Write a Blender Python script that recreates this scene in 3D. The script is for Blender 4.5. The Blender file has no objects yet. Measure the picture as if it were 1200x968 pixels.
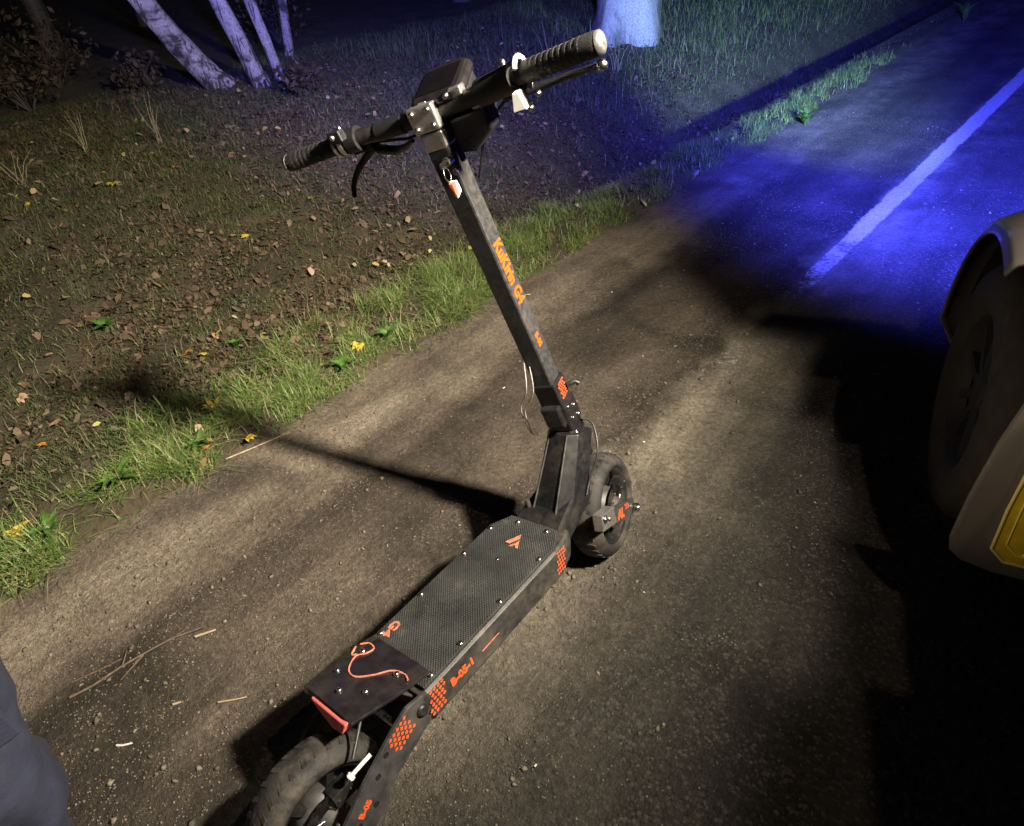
import bpy, bmesh, math, random
import numpy as np
from mathutils import Vector, Matrix, Euler
R = math.radians
random.seed(7)
RNG = np.random.default_rng(7)
sc = bpy.context.scene
COL = sc.collection

# ------------------------------------------------------------------ camera
def Rx(a): return Matrix.Rotation(a, 3, 'X')
def Ry(a): return Matrix.Rotation(a, 3, 'Y')
def Rz(a): return Matrix.Rotation(a, 3, 'Z')
CAM_POS = Vector((0.6528, -0.0910, 1.4051))
cd = bpy.data.cameras.new('camera'); cam = bpy.data.objects.new('camera', cd); COL.objects.link(cam)
cd.sensor_width = 36.0; cd.lens = 758.0 / 1200 * 36; cd.clip_start = 0.02; cd.clip_end = 500
cam.matrix_world = Matrix.Translation(CAM_POS) @ (Rz(0.7584) @ Rx(math.pi / 2 - 0.6505) @ Rz(-0.1192)).to_4x4()
sc.camera = cam

# ------------------------------------------------------------------ night sky
w = bpy.data.worlds.new('World'); sc.world = w; w.use_nodes = True
nt = w.node_tree
sky = nt.nodes.new('ShaderNodeTexSky'); sky.sky_type = 'NISHITA'; sky.sun_disc = False
sky.sun_elevation = R(-2.5); sky.sun_rotation = R(200)
nt.links.new(sky.outputs[0], nt.nodes['Background'].inputs[0])
nt.nodes['Background'].inputs[1].default_value = 0.15
sc.view_settings.view_transform = 'Standard'; sc.view_settings.look = 'None'
sc.view_settings.exposure = 0; sc.view_settings.gamma = 1; sc.view_settings.use_curve_mapping = False
sc.cycles.use_denoising = True
sc.cycles.max_bounces = 6

# ------------------------------------------------------------------ lamps of the place, plus two added fill lamps
def spot(name, loc, target, power, color, size_deg, blend, radius):
    l = bpy.data.lights.new(name, 'SPOT'); l.energy = power; l.color = color
    l.spot_size = R(size_deg); l.spot_blend = blend; l.shadow_soft_size = radius
    o = bpy.data.objects.new(name, l); COL.objects.link(o); o.location = loc
    o.rotation_euler = (Vector(target) - Vector(loc)).to_track_quat('-Z', 'Y').to_euler()
    return o
# white work lamp held over the bonnet of the patrol car, weaker fill lamp added above to lift the road
spot('work_lamp', (1.42, 1.02, 2.22), (-3.0, 0.55, 0.0), 1500, (1.0, 0.88, 0.71), 94, 1.0, 0.085)
spot('fill_lamp', (1.55, 0.90, 3.2), (-0.2, 1.2, 0.0), 60, (1.0, 0.80, 0.62), 100, 1.0, 0.03)
# blue strobe on the enlarged shading mirror and blue flasher of the roof bar
spot('blue_strobe', (0.80, 2.00, 1.42), (0.40, 5.6, 0.0), 5200, (0.045, 0.055, 1.0), 96, 1.0, 0.30)
spot('blue_flasher', (1.05, -0.30, 2.50), (-4.5, 5.7, 2.2), 4600, (0.12, 0.13, 1.0), 64, 1.0, 0.10)
# left headlamp, dipped beam along the verge
spot('dipped_beam', (0.88, 2.72, 0.72), (-5.2, 11.5, 0.7), 1900, (0.60, 1.0, 0.60), 46, 1.0, 0.06)
# added fill spot with no real source, brightening the car's wheel and mudguard
spot('wheel_fill', (-0.12, -0.20, 1.05), (0.76, 1.50, 0.46), 30, (1.0, 0.80, 0.55), 27, 1.0, 0.02)

# ------------------------------------------------------------------ materials
MATS = {}
def mat(name, col, rough=0.6, metal=0.0, var=0.25, scale=30.0, bump=0.0, bscale=200.0, col2=None, spec=0.5, coat=0.0, island=None, dust=0.0):
    m = bpy.data.materials.new(name); m.use_nodes = True; n = m.node_tree; b = n.nodes['Principled BSDF']
    b.inputs['Roughness'].default_value = rough; b.inputs['Metallic'].default_value = metal
    b.inputs['Specular IOR Level'].default_value = spec; b.inputs['Coat Weight'].default_value = coat
    tc = n.nodes.new('ShaderNodeTexCoord')
    if island:
        g = n.nodes.new('ShaderNodeNewGeometry'); r = n.nodes.new('ShaderNodeValToRGB')
        el = r.color_ramp.elements
        while len(el) > 1: el.remove(el[0])
        for i, c in enumerate(island):
            e = el[0] if i == 0 else el.new(i / len(island)); e.position = i / len(island); e.color = (*c, 1)
        n.links.new(g.outputs['Random Per Island'], r.inputs[0]); colout = r.outputs[0]
    else:
        nz = n.nodes.new('ShaderNodeTexNoise'); nz.inputs['Scale'].default_value = scale; nz.inputs['Detail'].default_value = 6
        n.links.new(tc.outputs['Object'], nz.inputs['Vector'])
        r = n.nodes.new('ShaderNodeValToRGB')
        c2 = col2 or tuple(min(1, c * (1 + var)) for c in col)
        r.color_ramp.elements[0].position = .35; r.color_ramp.elements[1].position = .68
        r.color_ramp.elements[0].color = (*(c * (1 - var) for c in col), 1) if not col2 else (*col, 1)
        r.color_ramp.elements[1].color = (*c2, 1)
        n.links.new(nz.outputs['Fac'], r.inputs[0]); colout = r.outputs[0]
        rr = n.nodes.new('ShaderNodeMapRange'); rr.inputs['To Min'].default_value = max(0, rough - .1); rr.inputs['To Max'].default_value = min(1, rough + .12)
        n.links.new(nz.outputs['Fac'], rr.inputs[0]); n.links.new(rr.outputs[0], b.inputs['Roughness'])
    if dust:
        nd = n.nodes.new('ShaderNodeTexNoise'); nd.inputs['Scale'].default_value = 11; nd.inputs['Detail'].default_value = 9; nd.inputs['Roughness'].default_value = .72
        n.links.new(tc.outputs['Object'], nd.inputs['Vector'])
        dr = n.nodes.new('ShaderNodeValToRGB'); dr.color_ramp.elements[0].position = .48; dr.color_ramp.elements[1].position = .72
        dr.color_ramp.elements[0].color = (0, 0, 0, 1); dr.color_ramp.elements[1].color = (dust, dust, dust, 1)
        n.links.new(nd.outputs['Fac'], dr.inputs[0])
        mx = n.nodes.new('ShaderNodeMix'); mx.data_type = 'RGBA'; n.links.new(dr.outputs[0], mx.inputs[0]); n.links.new(colout, mx.inputs[6]); mx.inputs[7].default_value = (.17, .145, .115, 1); colout = mx.outputs[2]
    n.links.new(colout, b.inputs['Base Color'])
    if bump:
        nb = n.nodes.new('ShaderNodeTexNoise'); nb.inputs['Scale'].default_value = bscale; nb.inputs['Detail'].default_value = 4
        n.links.new(tc.outputs['Object'], nb.inputs['Vector'])
        bp = n.nodes.new('ShaderNodeBump'); bp.inputs['Strength'].default_value = bump; bp.inputs['Distance'].default_value = .004
        n.links.new(nb.outputs['Fac'], bp.inputs['Height']); n.links.new(bp.outputs[0], b.inputs['Normal'])
    MATS[name] = m
    return m

BLACK = mat('black_metal', (.009, .009, .010), .42, .0, .3, 60, .08, 500, spec=.4, dust=0.22)
BLACKGLOSS = mat('black_gloss', (.014, .012, .013), .16, .0, .3, 40, coat=.4, dust=0.1)
STEMGREY = mat('stem_paint', (.04, .04, .04), .42, .2, .35, 90, .12, 900, dust=0.3)
PLASTIC = mat('black_plastic', (.010, .010, .011), .5, 0, .25, 80, .1, 700)
RUBBER = mat('tyre_rubber', (.011, .0105, .010), .7, 0, .4, 18, .25, 160, col2=(.034, .031, .028), spec=.35, dust=0.5)
GRIP = mat('grip_rubber', (.016, .016, .016), .6, 0, .3, 60, .3, 600)
STEEL = mat('steel', (.55, .54, .52), .25, 1.0, .2, 100)
ALU = mat('bare_aluminium', (.62, .6, .56), .32, .9, .15, 120)
GREYARM = mat('grey_arm', (.042, .042, .042), .5, .2, .3, 40, .1, 500, dust=0.4)
ORANGE = mat('orange_print', (.62, .085, .015), .5, 0, .12, 50, dust=0.45)
PALEORANGE = mat('worn_orange_print', (.5, .16, .1), .6, 0, .3, 120)
STEMORANGE = mat('stem_orange_print', (.60, .085, .003), .45, 0, .08, 50)
RED = mat('tail_lens', (.62, .13, .12), .2, 0, .15, 60, coat=.5)
WHITEPL = mat('white_plastic', (.75, .74, .7), .35, 0, .08, 60)
CABLE = mat('cable_black', (.02, .02, .02), .45, 0, .2, 100)
PALECABLE = mat('pale_cable', (.4, .37, .36), .45, 0, .2, 100)
BARKW = None

# ------------------------------------------------------------------ mesh helpers
def smooth_pts(P, k=6):
    P = [Vector(p) for p in P]; o = []
    for i in range(len(P) - 1):
        a, b_, c, d = P[max(i - 1, 0)], P[i], P[i + 1], P[min(i + 2, len(P) - 1)]
        for j in range(k):
            t = j / k; o.append(.5 * ((2 * b_) + (c - a) * t + (2 * a - 5 * b_ + 4 * c - d) * t * t + (3 * b_ - a - 3 * c + d) * t ** 3))
    return o + [P[-1]]
class MB:
    def __init__(s): s.v = []; s.f = []; s.smooth = []
    def add(s, verts, faces, sm=False):
        o = len(s.v); s.v += [tuple(v) for v in verts]; s.f += [tuple(i + o for i in f) for f in faces]; s.smooth += [sm] * len(faces)
        return s
    def hexa(s, c):  # 8 corners: bottom 4 (ccw), top 4
        return s.add(c, [(3, 2, 1, 0), (4, 5, 6, 7), (0, 1, 5, 4), (1, 2, 6, 5), (2, 3, 7, 6), (3, 0, 4, 7)])
    def box(s, c, d, T=None):
        x, y, z = (k / 2 for k in d)
        P = [Vector((c[0] + a * x, c[1] + b * y, c[2] + e * z)) for e in (-1, 1) for a, b in ((-1, -1), (1, -1), (1, 1), (-1, 1))]
        if T: P = [T(p) for p in P]
        return s.hexa(P)
    def prism(s, poly, off, T=None):  # poly list of 3D points, extruded by vector off
        n = len(poly); A = [Vector(p) for p in poly]; B = [p + Vector(off) for p in A]
        P = A + B
        if T: P = [T(p) for p in P]
        return s.add(P, [tuple(range(n))[::-1], tuple(range(n, 2 * n))] + [(i, (i + 1) % n, n + (i + 1) % n, n + i) for i in range(n)])
    def tube(s, pts, rad, seg=10, cap=True, T=None):
        pts = [Vector(p) for p in pts]
        if T: pts = [T(p) for p in pts]
        if not isinstance(rad, (list, tuple)): rad = [rad] * len(pts)
        V = []; F = []
        up = None
        for i, p in enumerate(pts):
            d = (pts[min(i + 1, len(pts) - 1)] - pts[max(i - 1, 0)]).normalized()
            if up is None:
                up = Vector((0, 0, 1)) if abs(d.z) < .9 else Vector((1, 0, 0))
            a = d.cross(up).normalized(); b = a.cross(d).normalized(); up = b
            for k in range(seg):
                t = 2 * math.pi * k / seg
                V.append(p + (a * math.cos(t) + b * math.sin(t)) * rad[i])
        for i in range(len(pts) - 1):
            for k in range(seg):
                F.append((i * seg + k, i * seg + (k + 1) % seg, (i + 1) * seg + (k + 1) % seg, (i + 1) * seg + k))
        s.add(V, F, True)
        if cap:
            s.add([V[k] for k in range(seg)], [tuple(range(seg))]); s.add([V[-seg + k] for k in range(seg)], [tuple(range(seg))[::-1]])
        return s
    def lathe(s, prof, seg=48, T=None, sm=True, close=False):  # prof: list of (x, r) about the x axis
        V = []; F = []; n = len(prof)
        for k in range(seg):
            t = 2 * math.pi * k / seg
            for x, r in prof:
                q = Vector((x, r * math.cos(t), r * math.sin(t))); V.append(T(q) if T else q)
        for k in range(seg):
            for i in range(n if close else n - 1):
                j = (i + 1) % n
                F.append((k * n + i, k * n + j, ((k + 1) % seg) * n + j, ((k + 1) % seg) * n + i))
        return s.add(V, F, sm)
    def build(s, name, m, parent=None, bevel=0, autosm=False):
        me = bpy.data.meshes.new(name); me.from_pydata(s.v, [], s.f); me.update()
        bm = bmesh.new(); bm.from_mesh(me)
        for f, t in zip(bm.faces, s.smooth): f.smooth = t
        bmesh.ops.recalc_face_normals(bm, faces=bm.faces); bm.to_mesh(me); bm.free()
        me.materials.append(m)
        o = bpy.data.objects.new(name, me); COL.objects.link(o)
        if parent: o.parent = parent
        if bevel:
            md = o.modifiers.new('bevel', 'BEVEL'); md.width = bevel; md.segments = 2; md.limit_method = 'ANGLE'; md.angle_limit = R(40)
        return o
def tag(o, label=None, cat=None, group=None, kind=None):
    if label: o['label'] = label
    if cat: o['category'] = cat
    if group: o['group'] = group
    if kind: o['kind'] = kind
    return o
def empty(name, loc, rot=(0, 0, 0)):
    o = bpy.data.objects.new(name, None); COL.objects.link(o); o.location = loc; o.rotation_euler = rot; o.empty_display_size = .1
    return o
def mesh_np(name, V, F, m, parent=None, smooth=False):
    """V (n,3) array, F (m,k) array of equal-size faces"""
    V = np.asarray(V, np.float32); F = np.asarray(F, np.int32); k = F.shape[1]
    me = bpy.data.meshes.new(name)
    me.vertices.add(len(V)); me.vertices.foreach_set('co', V.ravel())
    me.loops.add(F.size); me.loops.foreach_set('vertex_index', F.ravel())
    me.polygons.add(len(F)); me.polygons.foreach_set('loop_start', np.arange(0, F.size, k, dtype=np.int32))
    if smooth: me.polygons.foreach_set('use_smooth', np.ones(len(F), bool))
    me.update(calc_edges=True); me.validate()
    me.materials.append(m)
    o = bpy.data.objects.new(name, me); COL.objects.link(o)
    if parent: o.parent = parent
    return o
def text_mb(txt, size, T, depth=.0006, stretch=1.0, bold=.0):
    """flat lettering: returns MB with glyph faces; T maps (u along, v up, n out) to the thing's space"""
    cu = bpy.data.curves.new('lettering', 'FONT'); cu.body = txt; cu.size = size; cu.offset = bold; cu.resolution_u = 2
    cu.extrude = depth / 2; cu.align_x = 'LEFT'; cu.space_character = 1.0
    o = bpy.data.objects.new('lettering', cu); COL.objects.link(o)
    me = o.to_mesh(); mb = MB()
    mb.add([T(Vector((v.co.x * stretch, v.co.y, v.co.z))) for v in me.vertices], [tuple(p.vertices) for p in me.polygons])
    wdt = max(v.co.x for v in me.vertices) * stretch
    o.to_mesh_clear(); bpy.data.objects.remove(o); bpy.data.curves.remove(cu)
    return mb, wdt

# ------------------------------------------------------------------ numpy noise
def _hash(ix, iy, seed):
    h = (ix.astype(np.int64) * 374761393 + iy.astype(np.int64) * 668265263 + seed * 1442695041) & 0x7fffffff
    h = ((h ^ (h >> 13)) * 1274126177) & 0x7fffffff
    return ((h ^ (h >> 16)) & 0xffff) / 65535.0
def vnoise(x, y, seed=0):
    ix = np.floor(x); iy = np.floor(y); fx = x - ix; fy = y - iy
    fx = fx * fx * (3 - 2 * fx); fy = fy * fy * (3 - 2 * fy)
    a = _hash(ix, iy, seed); b = _hash(ix + 1, iy, seed); c = _hash(ix, iy + 1, seed); d = _hash(ix + 1, iy + 1, seed)
    return (a * (1 - fx) + b * fx) * (1 - fy) + (c * (1 - fx) + d * fx) * fy
def fbm(x, y, seed=0, oct=4):
    s = 0; a = .5
    for o in range(oct):
        s = s + a * vnoise(x * 2 ** o, y * 2 ** o, seed + o * 17); a *= .5
    return s
def sstep(x, e0, e1):
    t = np.clip((x - e0) / (e1 - e0), 0, 1); return t * t * (3 - 2 * t)

# ------------------------------------------------------------------ ground, shoulder and road
RY = -0.0425                                   # the road runs 2.4 degrees off the scooter
def road_xy(a, b): return a * math.cos(RY) - b * math.sin(RY), a * math.sin(RY) + b * math.cos(RY)
def to_ab(x, y): return x * math.cos(RY) + y * math.sin(RY), -x * math.sin(RY) + y * math.cos(RY)
def edge_a(b): return -1.30 + .15 * (fbm(b * 1.3, b * 0, 3) - .47) + .09 * (fbm(b * 6, b * 0 + 3, 5) - .47)
def ground_h(a, b):
    a = np.asarray(a, float); b = np.asarray(b, float)
    e = edge_a(b)
    soil = -.05 + .075 * sstep(e - a, -.10, .10)                       # soil climbs over the asphalt edge
    d = sstep(b, 1.8, 5.0)                                             # the ditch deepens ahead
    c = -2.05 - .1 * d
    ditch = -(.03 + .30 * d) * np.exp(-((a - c) / (.30 + .08 * d)) ** 2)
    bank = .34 * sstep(-a, 2.0, 4.2) + .02 * np.clip(-a - 4.5, 0, 30)
    lumps = sstep(e - a, 0, .3) * (.06 * (fbm(a * 2.2, b * 2.2, 11) - .47) + .05 * (fbm(a * 9, b * 9, 21) - .47) + .02 * (fbm(a * 30, b * 30, 31, 2) - .4))
    return soil + ditch + bank + lumps
def road_h(a, b):
    return .006 * (fbm(np.asarray(a) * 1.5, np.asarray(b) * 1.2, 41) - .47) - .004
def grid_mesh(name, A, B, hf, m):
    AA, BB = np.meshgrid(A, B); H = hf(AA, BB); X, Y = road_xy(AA, BB)
    V = np.stack([X, Y, H], -1).reshape(-1, 3); na = len(A); nb = len(B)
    i = np.arange((nb - 1) * na).reshape(nb - 1, na)[:, :-1].ravel()
    F = np.stack([i, i + 1, i + na + 1, i + na], -1)
    return mesh_np(name, V, F, m, smooth=True)

def node_mat(name):
    m = bpy.data.materials.new(name); m.use_nodes = True; n = m.node_tree
    return m, n, n.nodes['Principled BSDF']
def ramp(n, stops, fac=None, interp='LINEAR'):
    r = n.nodes.new('ShaderNodeValToRGB'); el = r.color_ramp.elements; r.color_ramp.interpolation = interp
    while len(el) > 1: el.remove(el[0])
    for i, (p, c) in enumerate(stops):
        e = el[0] if i == 0 else el.new(p)
        e.position = p; e.color = (*c, 1) if isinstance(c, tuple) else (c, c, c, 1)
    if fac is not None: n.links.new(fac, r.inputs[0])
    return r
def noise(n, vec, scale, detail=5, rough=.55, dist=0):
    t = n.nodes.new('ShaderNodeTexNoise'); t.inputs['Scale'].default_value = scale; t.inputs['Detail'].default_value = detail
    t.inputs['Roughness'].default_value = rough; t.inputs['Distortion'].default_value = dist
    n.links.new(vec, t.inputs['Vector']); return t
def math_n(n, op, a, b=None, c=None):
    k = n.nodes.new('ShaderNodeMath'); k.operation = op
    for i, v in enumerate((a, b, c)):
        if v is None: continue
        if isinstance(v, (int, float)): k.inputs[i].default_value = v
        else: n.links.new(v, k.inputs[i])
    return k.outputs[0]
def mixc(n, fac, a, b, blend='MIX'):
    k = n.nodes.new('ShaderNodeMix'); k.data_type = 'RGBA'; k.blend_type = blend
    for i, v in ((0, fac), (6, a), (7, b)):
        if isinstance(v, (int, float)): k.inputs[i].default_value = v
        elif isinstance(v, tuple): k.inputs[i].default_value = (*v, 1)
        else: n.links.new(v, k.inputs[i])
    return k.outputs[2]

# soil of the verge
SOIL, n, b = node_mat('verge_soil')
geo = n.nodes.new('ShaderNodeNewGeometry'); pos = geo.outputs['Position']
n1 = noise(n, pos, 3, 6); n2 = noise(n, pos, 40, 6, .65); n3 = noise(n, pos, 160, 3)
c1 = ramp(n, [(.3, (.036, .027, .017)), (.5, (.075, .056, .034)), (.62, (.062, .066, .028)), (.75, (.115, .10, .058))], n2.outputs['Fac'])
c2 = ramp(n, [(.35, .6), (.65, 1.25)], n1.outputs['Fac'])
cc = mixc(n, 1.0, c1.outputs[0], c2.outputs[0], 'MULTIPLY')
n.links.new(cc, b.inputs['Base Color']); b.inputs['Roughness'].default_value = .95
bp = n.nodes.new('ShaderNodeBump'); bp.inputs['Strength'].default_value = .9; bp.inputs['Distance'].default_value = .015
n.links.new(n2.outputs['Fac'], bp.inputs['Height']); n.links.new(bp.outputs[0], b.inputs['Normal'])

# road: asphalt, with the dirt of the shoulder lying over it
ROAD, n, b = node_mat('dirty_asphalt')
geo = n.nodes.new('ShaderNodeNewGeometry'); pos = geo.outputs['Position']
sx = n.nodes.new('ShaderNodeSeparateXYZ'); n.links.new(pos, sx.inputs[0])
lat = math_n(n, 'ADD', sx.outputs['X'], math_n(n, 'MULTIPLY', sx.outputs['Y'], -0.0425))
big = noise(n, pos, 1.6, 6, .6); mid = noise(n, pos, 9, 6, .65); fine = noise(n, pos, 70, 5, .7); grit = noise(n, pos, 260, 3, .7)
# stretched along the road: ruts and swept bands
mp = n.nodes.new('ShaderNodeMapping'); mp.inputs['Scale'].default_value = (5.0, .9, 1); n.links.new(pos, mp.inputs[0])
streak = noise(n, mp.outputs[0], 2.0, 6, .6)
wob = math_n(n, 'MULTIPLY_ADD', big.outputs['Fac'], .34, -.17)
wob2 = math_n(n, 'MULTIPLY_ADD', mid.outputs['Fac'], .18, -.09)
latw = math_n(n, 'ADD', math_n(n, 'ADD', lat, wob), wob2)
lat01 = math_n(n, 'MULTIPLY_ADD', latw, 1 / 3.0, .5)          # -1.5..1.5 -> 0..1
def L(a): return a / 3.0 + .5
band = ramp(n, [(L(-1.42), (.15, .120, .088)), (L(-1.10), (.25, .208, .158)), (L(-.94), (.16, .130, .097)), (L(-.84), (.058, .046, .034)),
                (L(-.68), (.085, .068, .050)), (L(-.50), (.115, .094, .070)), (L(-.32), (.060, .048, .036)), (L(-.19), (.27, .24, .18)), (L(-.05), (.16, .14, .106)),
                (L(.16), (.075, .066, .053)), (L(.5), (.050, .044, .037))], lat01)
pt = ramp(n, [(.36, .50), (.50, .95), (.62, 1.2)], noise(n, pos, 2.3, 4, .5, .6).outputs['Fac'])
stk = ramp(n, [(.3, .62), (.5, 1.0), (.7, 1.3)], streak.outputs['Fac'])
fin = ramp(n, [(.28, .46), (.5, .94), (.68, 1.55)], fine.outputs['Fac'])
g3 = ramp(n, [(.3, .6), (.55, 1.0), (.72, 1.6)], grit.outputs['Fac'])
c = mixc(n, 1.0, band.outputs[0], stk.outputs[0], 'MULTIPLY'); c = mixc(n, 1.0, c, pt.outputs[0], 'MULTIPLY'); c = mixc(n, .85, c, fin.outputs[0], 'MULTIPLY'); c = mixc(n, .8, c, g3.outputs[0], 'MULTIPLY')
# stones of the asphalt
vor = n.nodes.new('ShaderNodeTexVoronoi'); vor.inputs['Scale'].default_value = 130; n.links.new(pos, vor.inputs['Vector'])
st = ramp(n, [(.0, (.03, .028, .025)), (.45, (.055, .05, .043)), (.75, (.09, .083, .07)), (.95, (.20, .185, .155))])
hs = n.nodes.new('ShaderNodeSeparateColor'); n.links.new(vor.outputs['Color'], hs.inputs[0]); n.links.new(hs.outputs[0], st.inputs[0])
gap = ramp(n, [(.0, 1.0), (.55, .8), (.8, .25)], vor.outputs['Distance'])
asp = mixc(n, 1.0, st.outputs[0], gap.outputs[0], 'MULTIPLY')
am = ramp(n, [(L(-.25), 0.0), (L(.15), .35), (L(.6), .7), (L(1.2), .85)], lat01)
far = ramp(n, [(.0, 0.0), (.5, 1.0)], math_n(n, 'MULTIPLY_ADD', sx.outputs['Y'], .16, -.35))
amx = math_n(n, 'MULTIPLY', math_n(n, 'MAXIMUM', am.outputs[0], math_n(n, 'MULTIPLY', far.outputs[0], .6)), 1.0)
patch = ramp(n, [(.38, .25), (.62, 1.0)], mid.outputs['Fac'])
fac = math_n(n, 'MULTIPLY', amx, patch.outputs[0])
c = mixc(n, fac, c, asp)
n.links.new(c, b.inputs['Base Color']); b.inputs['Roughness'].default_value = .85; b.inputs['Specular IOR Level'].default_value = .35
hsum = math_n(n, 'ADD', math_n(n, 'MULTIPLY', fine.outputs['Fac'], 1.0), math_n(n, 'MULTIPLY', grit.outputs['Fac'], .5))
hsum = math_n(n, 'ADD', hsum, math_n(n, 'MULTIPLY', mid.outputs['Fac'], 1.6))
hsum = math_n(n, 'ADD', hsum, math_n(n, 'MULTIPLY', math_n(n, 'MULTIPLY', vor.outputs['Distance'], fac), -.9))
bp = n.nodes.new('ShaderNodeBump'); bp.inputs['Strength'].default_value = 1.0; bp.inputs['Distance'].default_value = .016
n.links.new(hsum, bp.inputs['Height']); n.links.new(bp.outputs[0], b.inputs['Normal'])

A = np.concatenate([-np.geomspace(70, 6.2, 26), np.arange(-6, -1.0, .032), np.array([-.8, -.3, .5, 2, 5, 8, 9, 12, 20, 40, 70])])
B = np.concatenate([np.arange(-40, -2, 3.0), np.arange(-1.5, 7, .032), np.arange(7, 16, .09), np.geomspace(16, 90, 24)])
tag(grid_mesh('ground', A, B, ground_h, SOIL), kind='structure')
A = np.concatenate([np.arange(-1.7, 1.6, .05), np.arange(1.6, 7.6, .4)]); B = np.concatenate([np.arange(-40, -1, 2.0), np.arange(-1, 8, .05), np.arange(8, 91, 1.0)])
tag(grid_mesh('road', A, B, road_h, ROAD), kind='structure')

# painted edge line, worn through and buried under grit near the scooter
PAINT, n, b = node_mat('worn_white_paint')
geo = n.nodes.new('ShaderNodeNewGeometry'); pos = geo.outputs['Position']
sx = n.nodes.new('ShaderNodeSeparateXYZ'); n.links.new(pos, sx.inputs[0])
nA = noise(n, pos, 45, 6, .7); nB = noise(n, pos, 5, 5, .6)
cr = ramp(n, [(.3, (.30, .28, .23)), (.6, (.58, .56, .49))], nA.outputs['Fac'])
n.links.new(cr.outputs[0], b.inputs['Base Color']); b.inputs['Roughness'].default_value = .7
keep = ramp(n, [(.0, .0), (.20, .08), (.27, .12), (.31, .50), (.345, .46), (.39, .26), (.55, .55), (.75, .78), (1.0, .84)], math_n(n, 'MULTIPLY_ADD', sx.outputs['Y'], .25, -.15))
cover = math_n(n, 'ADD', math_n(n, 'MULTIPLY', nA.outputs['Fac'], .6), math_n(n, 'MULTIPLY', nB.outputs['Fac'], .4))
lat = math_n(n, 'ADD', sx.outputs['X'], math_n(n, 'MULTIPLY', sx.outputs['Y'], -0.0425))
edge = math_n(n, 'ABSOLUTE', math_n(n, 'ADD', lat, .215))
edr = ramp(n, [(.035, 0.0), (.065, .30)], edge)
thr = math_n(n, 'SUBTRACT', math_n(n, 'MULTIPLY_ADD', keep.outputs[0], .55, .18), edr.outputs[0])
vis = math_n(n, 'SUBTRACT', thr, cover)
al = ramp(n, [(.0, 0.0), (1.0, 1.0)], math_n(n, 'MULTIPLY_ADD', vis, 9, .5))
n.links.new(al.outputs[0], b.inputs['Alpha'])
A = np.arange(-.30, -.129, .017); B = np.concatenate([np.arange(.2, 8, .06), np.arange(8, 91, 1.0)])
tag(grid_mesh('edge_line', A, B, lambda a, b_: road_h(a, b_) + .004, PAINT), kind='structure')

# ------------------------------------------------------------------ electric scooter
# scooter space: x right, y forward, z up, origin under the rear axle; it leans left on its stand
LEAN = -0.233; WB = .937; WR = .14; STEER = .2526; RAKE = .1705
scoot = empty('electric_scooter', (0, 0, 0), (0, LEAN, 0))
tag(scoot, 'black electric scooter with orange markings leaning on its stand on the dirt shoulder', 'scooter')
HINGE = Vector((0, .890, .429))
AX = Vector((0, -math.sin(RAKE), math.cos(RAKE))); FW0 = Vector((0, math.cos(RAKE), math.sin(RAKE))); RT0 = Vector((1, 0, 0))
RT = RT0 * math.cos(STEER) + FW0 * math.sin(STEER); FW = FW0 * math.cos(STEER) - RT0 * math.sin(STEER)
def ST(p): return HINGE + RT * p[0] + FW * p[1] + AX * p[2]          # steered space: x right, y forward, z along the stem
def STV(x, y, z): return ST((x, y, z))
def bolt(mb, c, nrm, r=.0055, h=.003, T=None):
    c = Vector(c); nrm = Vector(nrm).normalized()
    if T: c2 = T(c + nrm * h); c = T(c)
    else: c2 = c + nrm * h
    mb.tube([c - (c2 - c) * .6, c + (c2 - c) * .6, c2], [r, r, r * .55], 10)
    return mb

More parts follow.
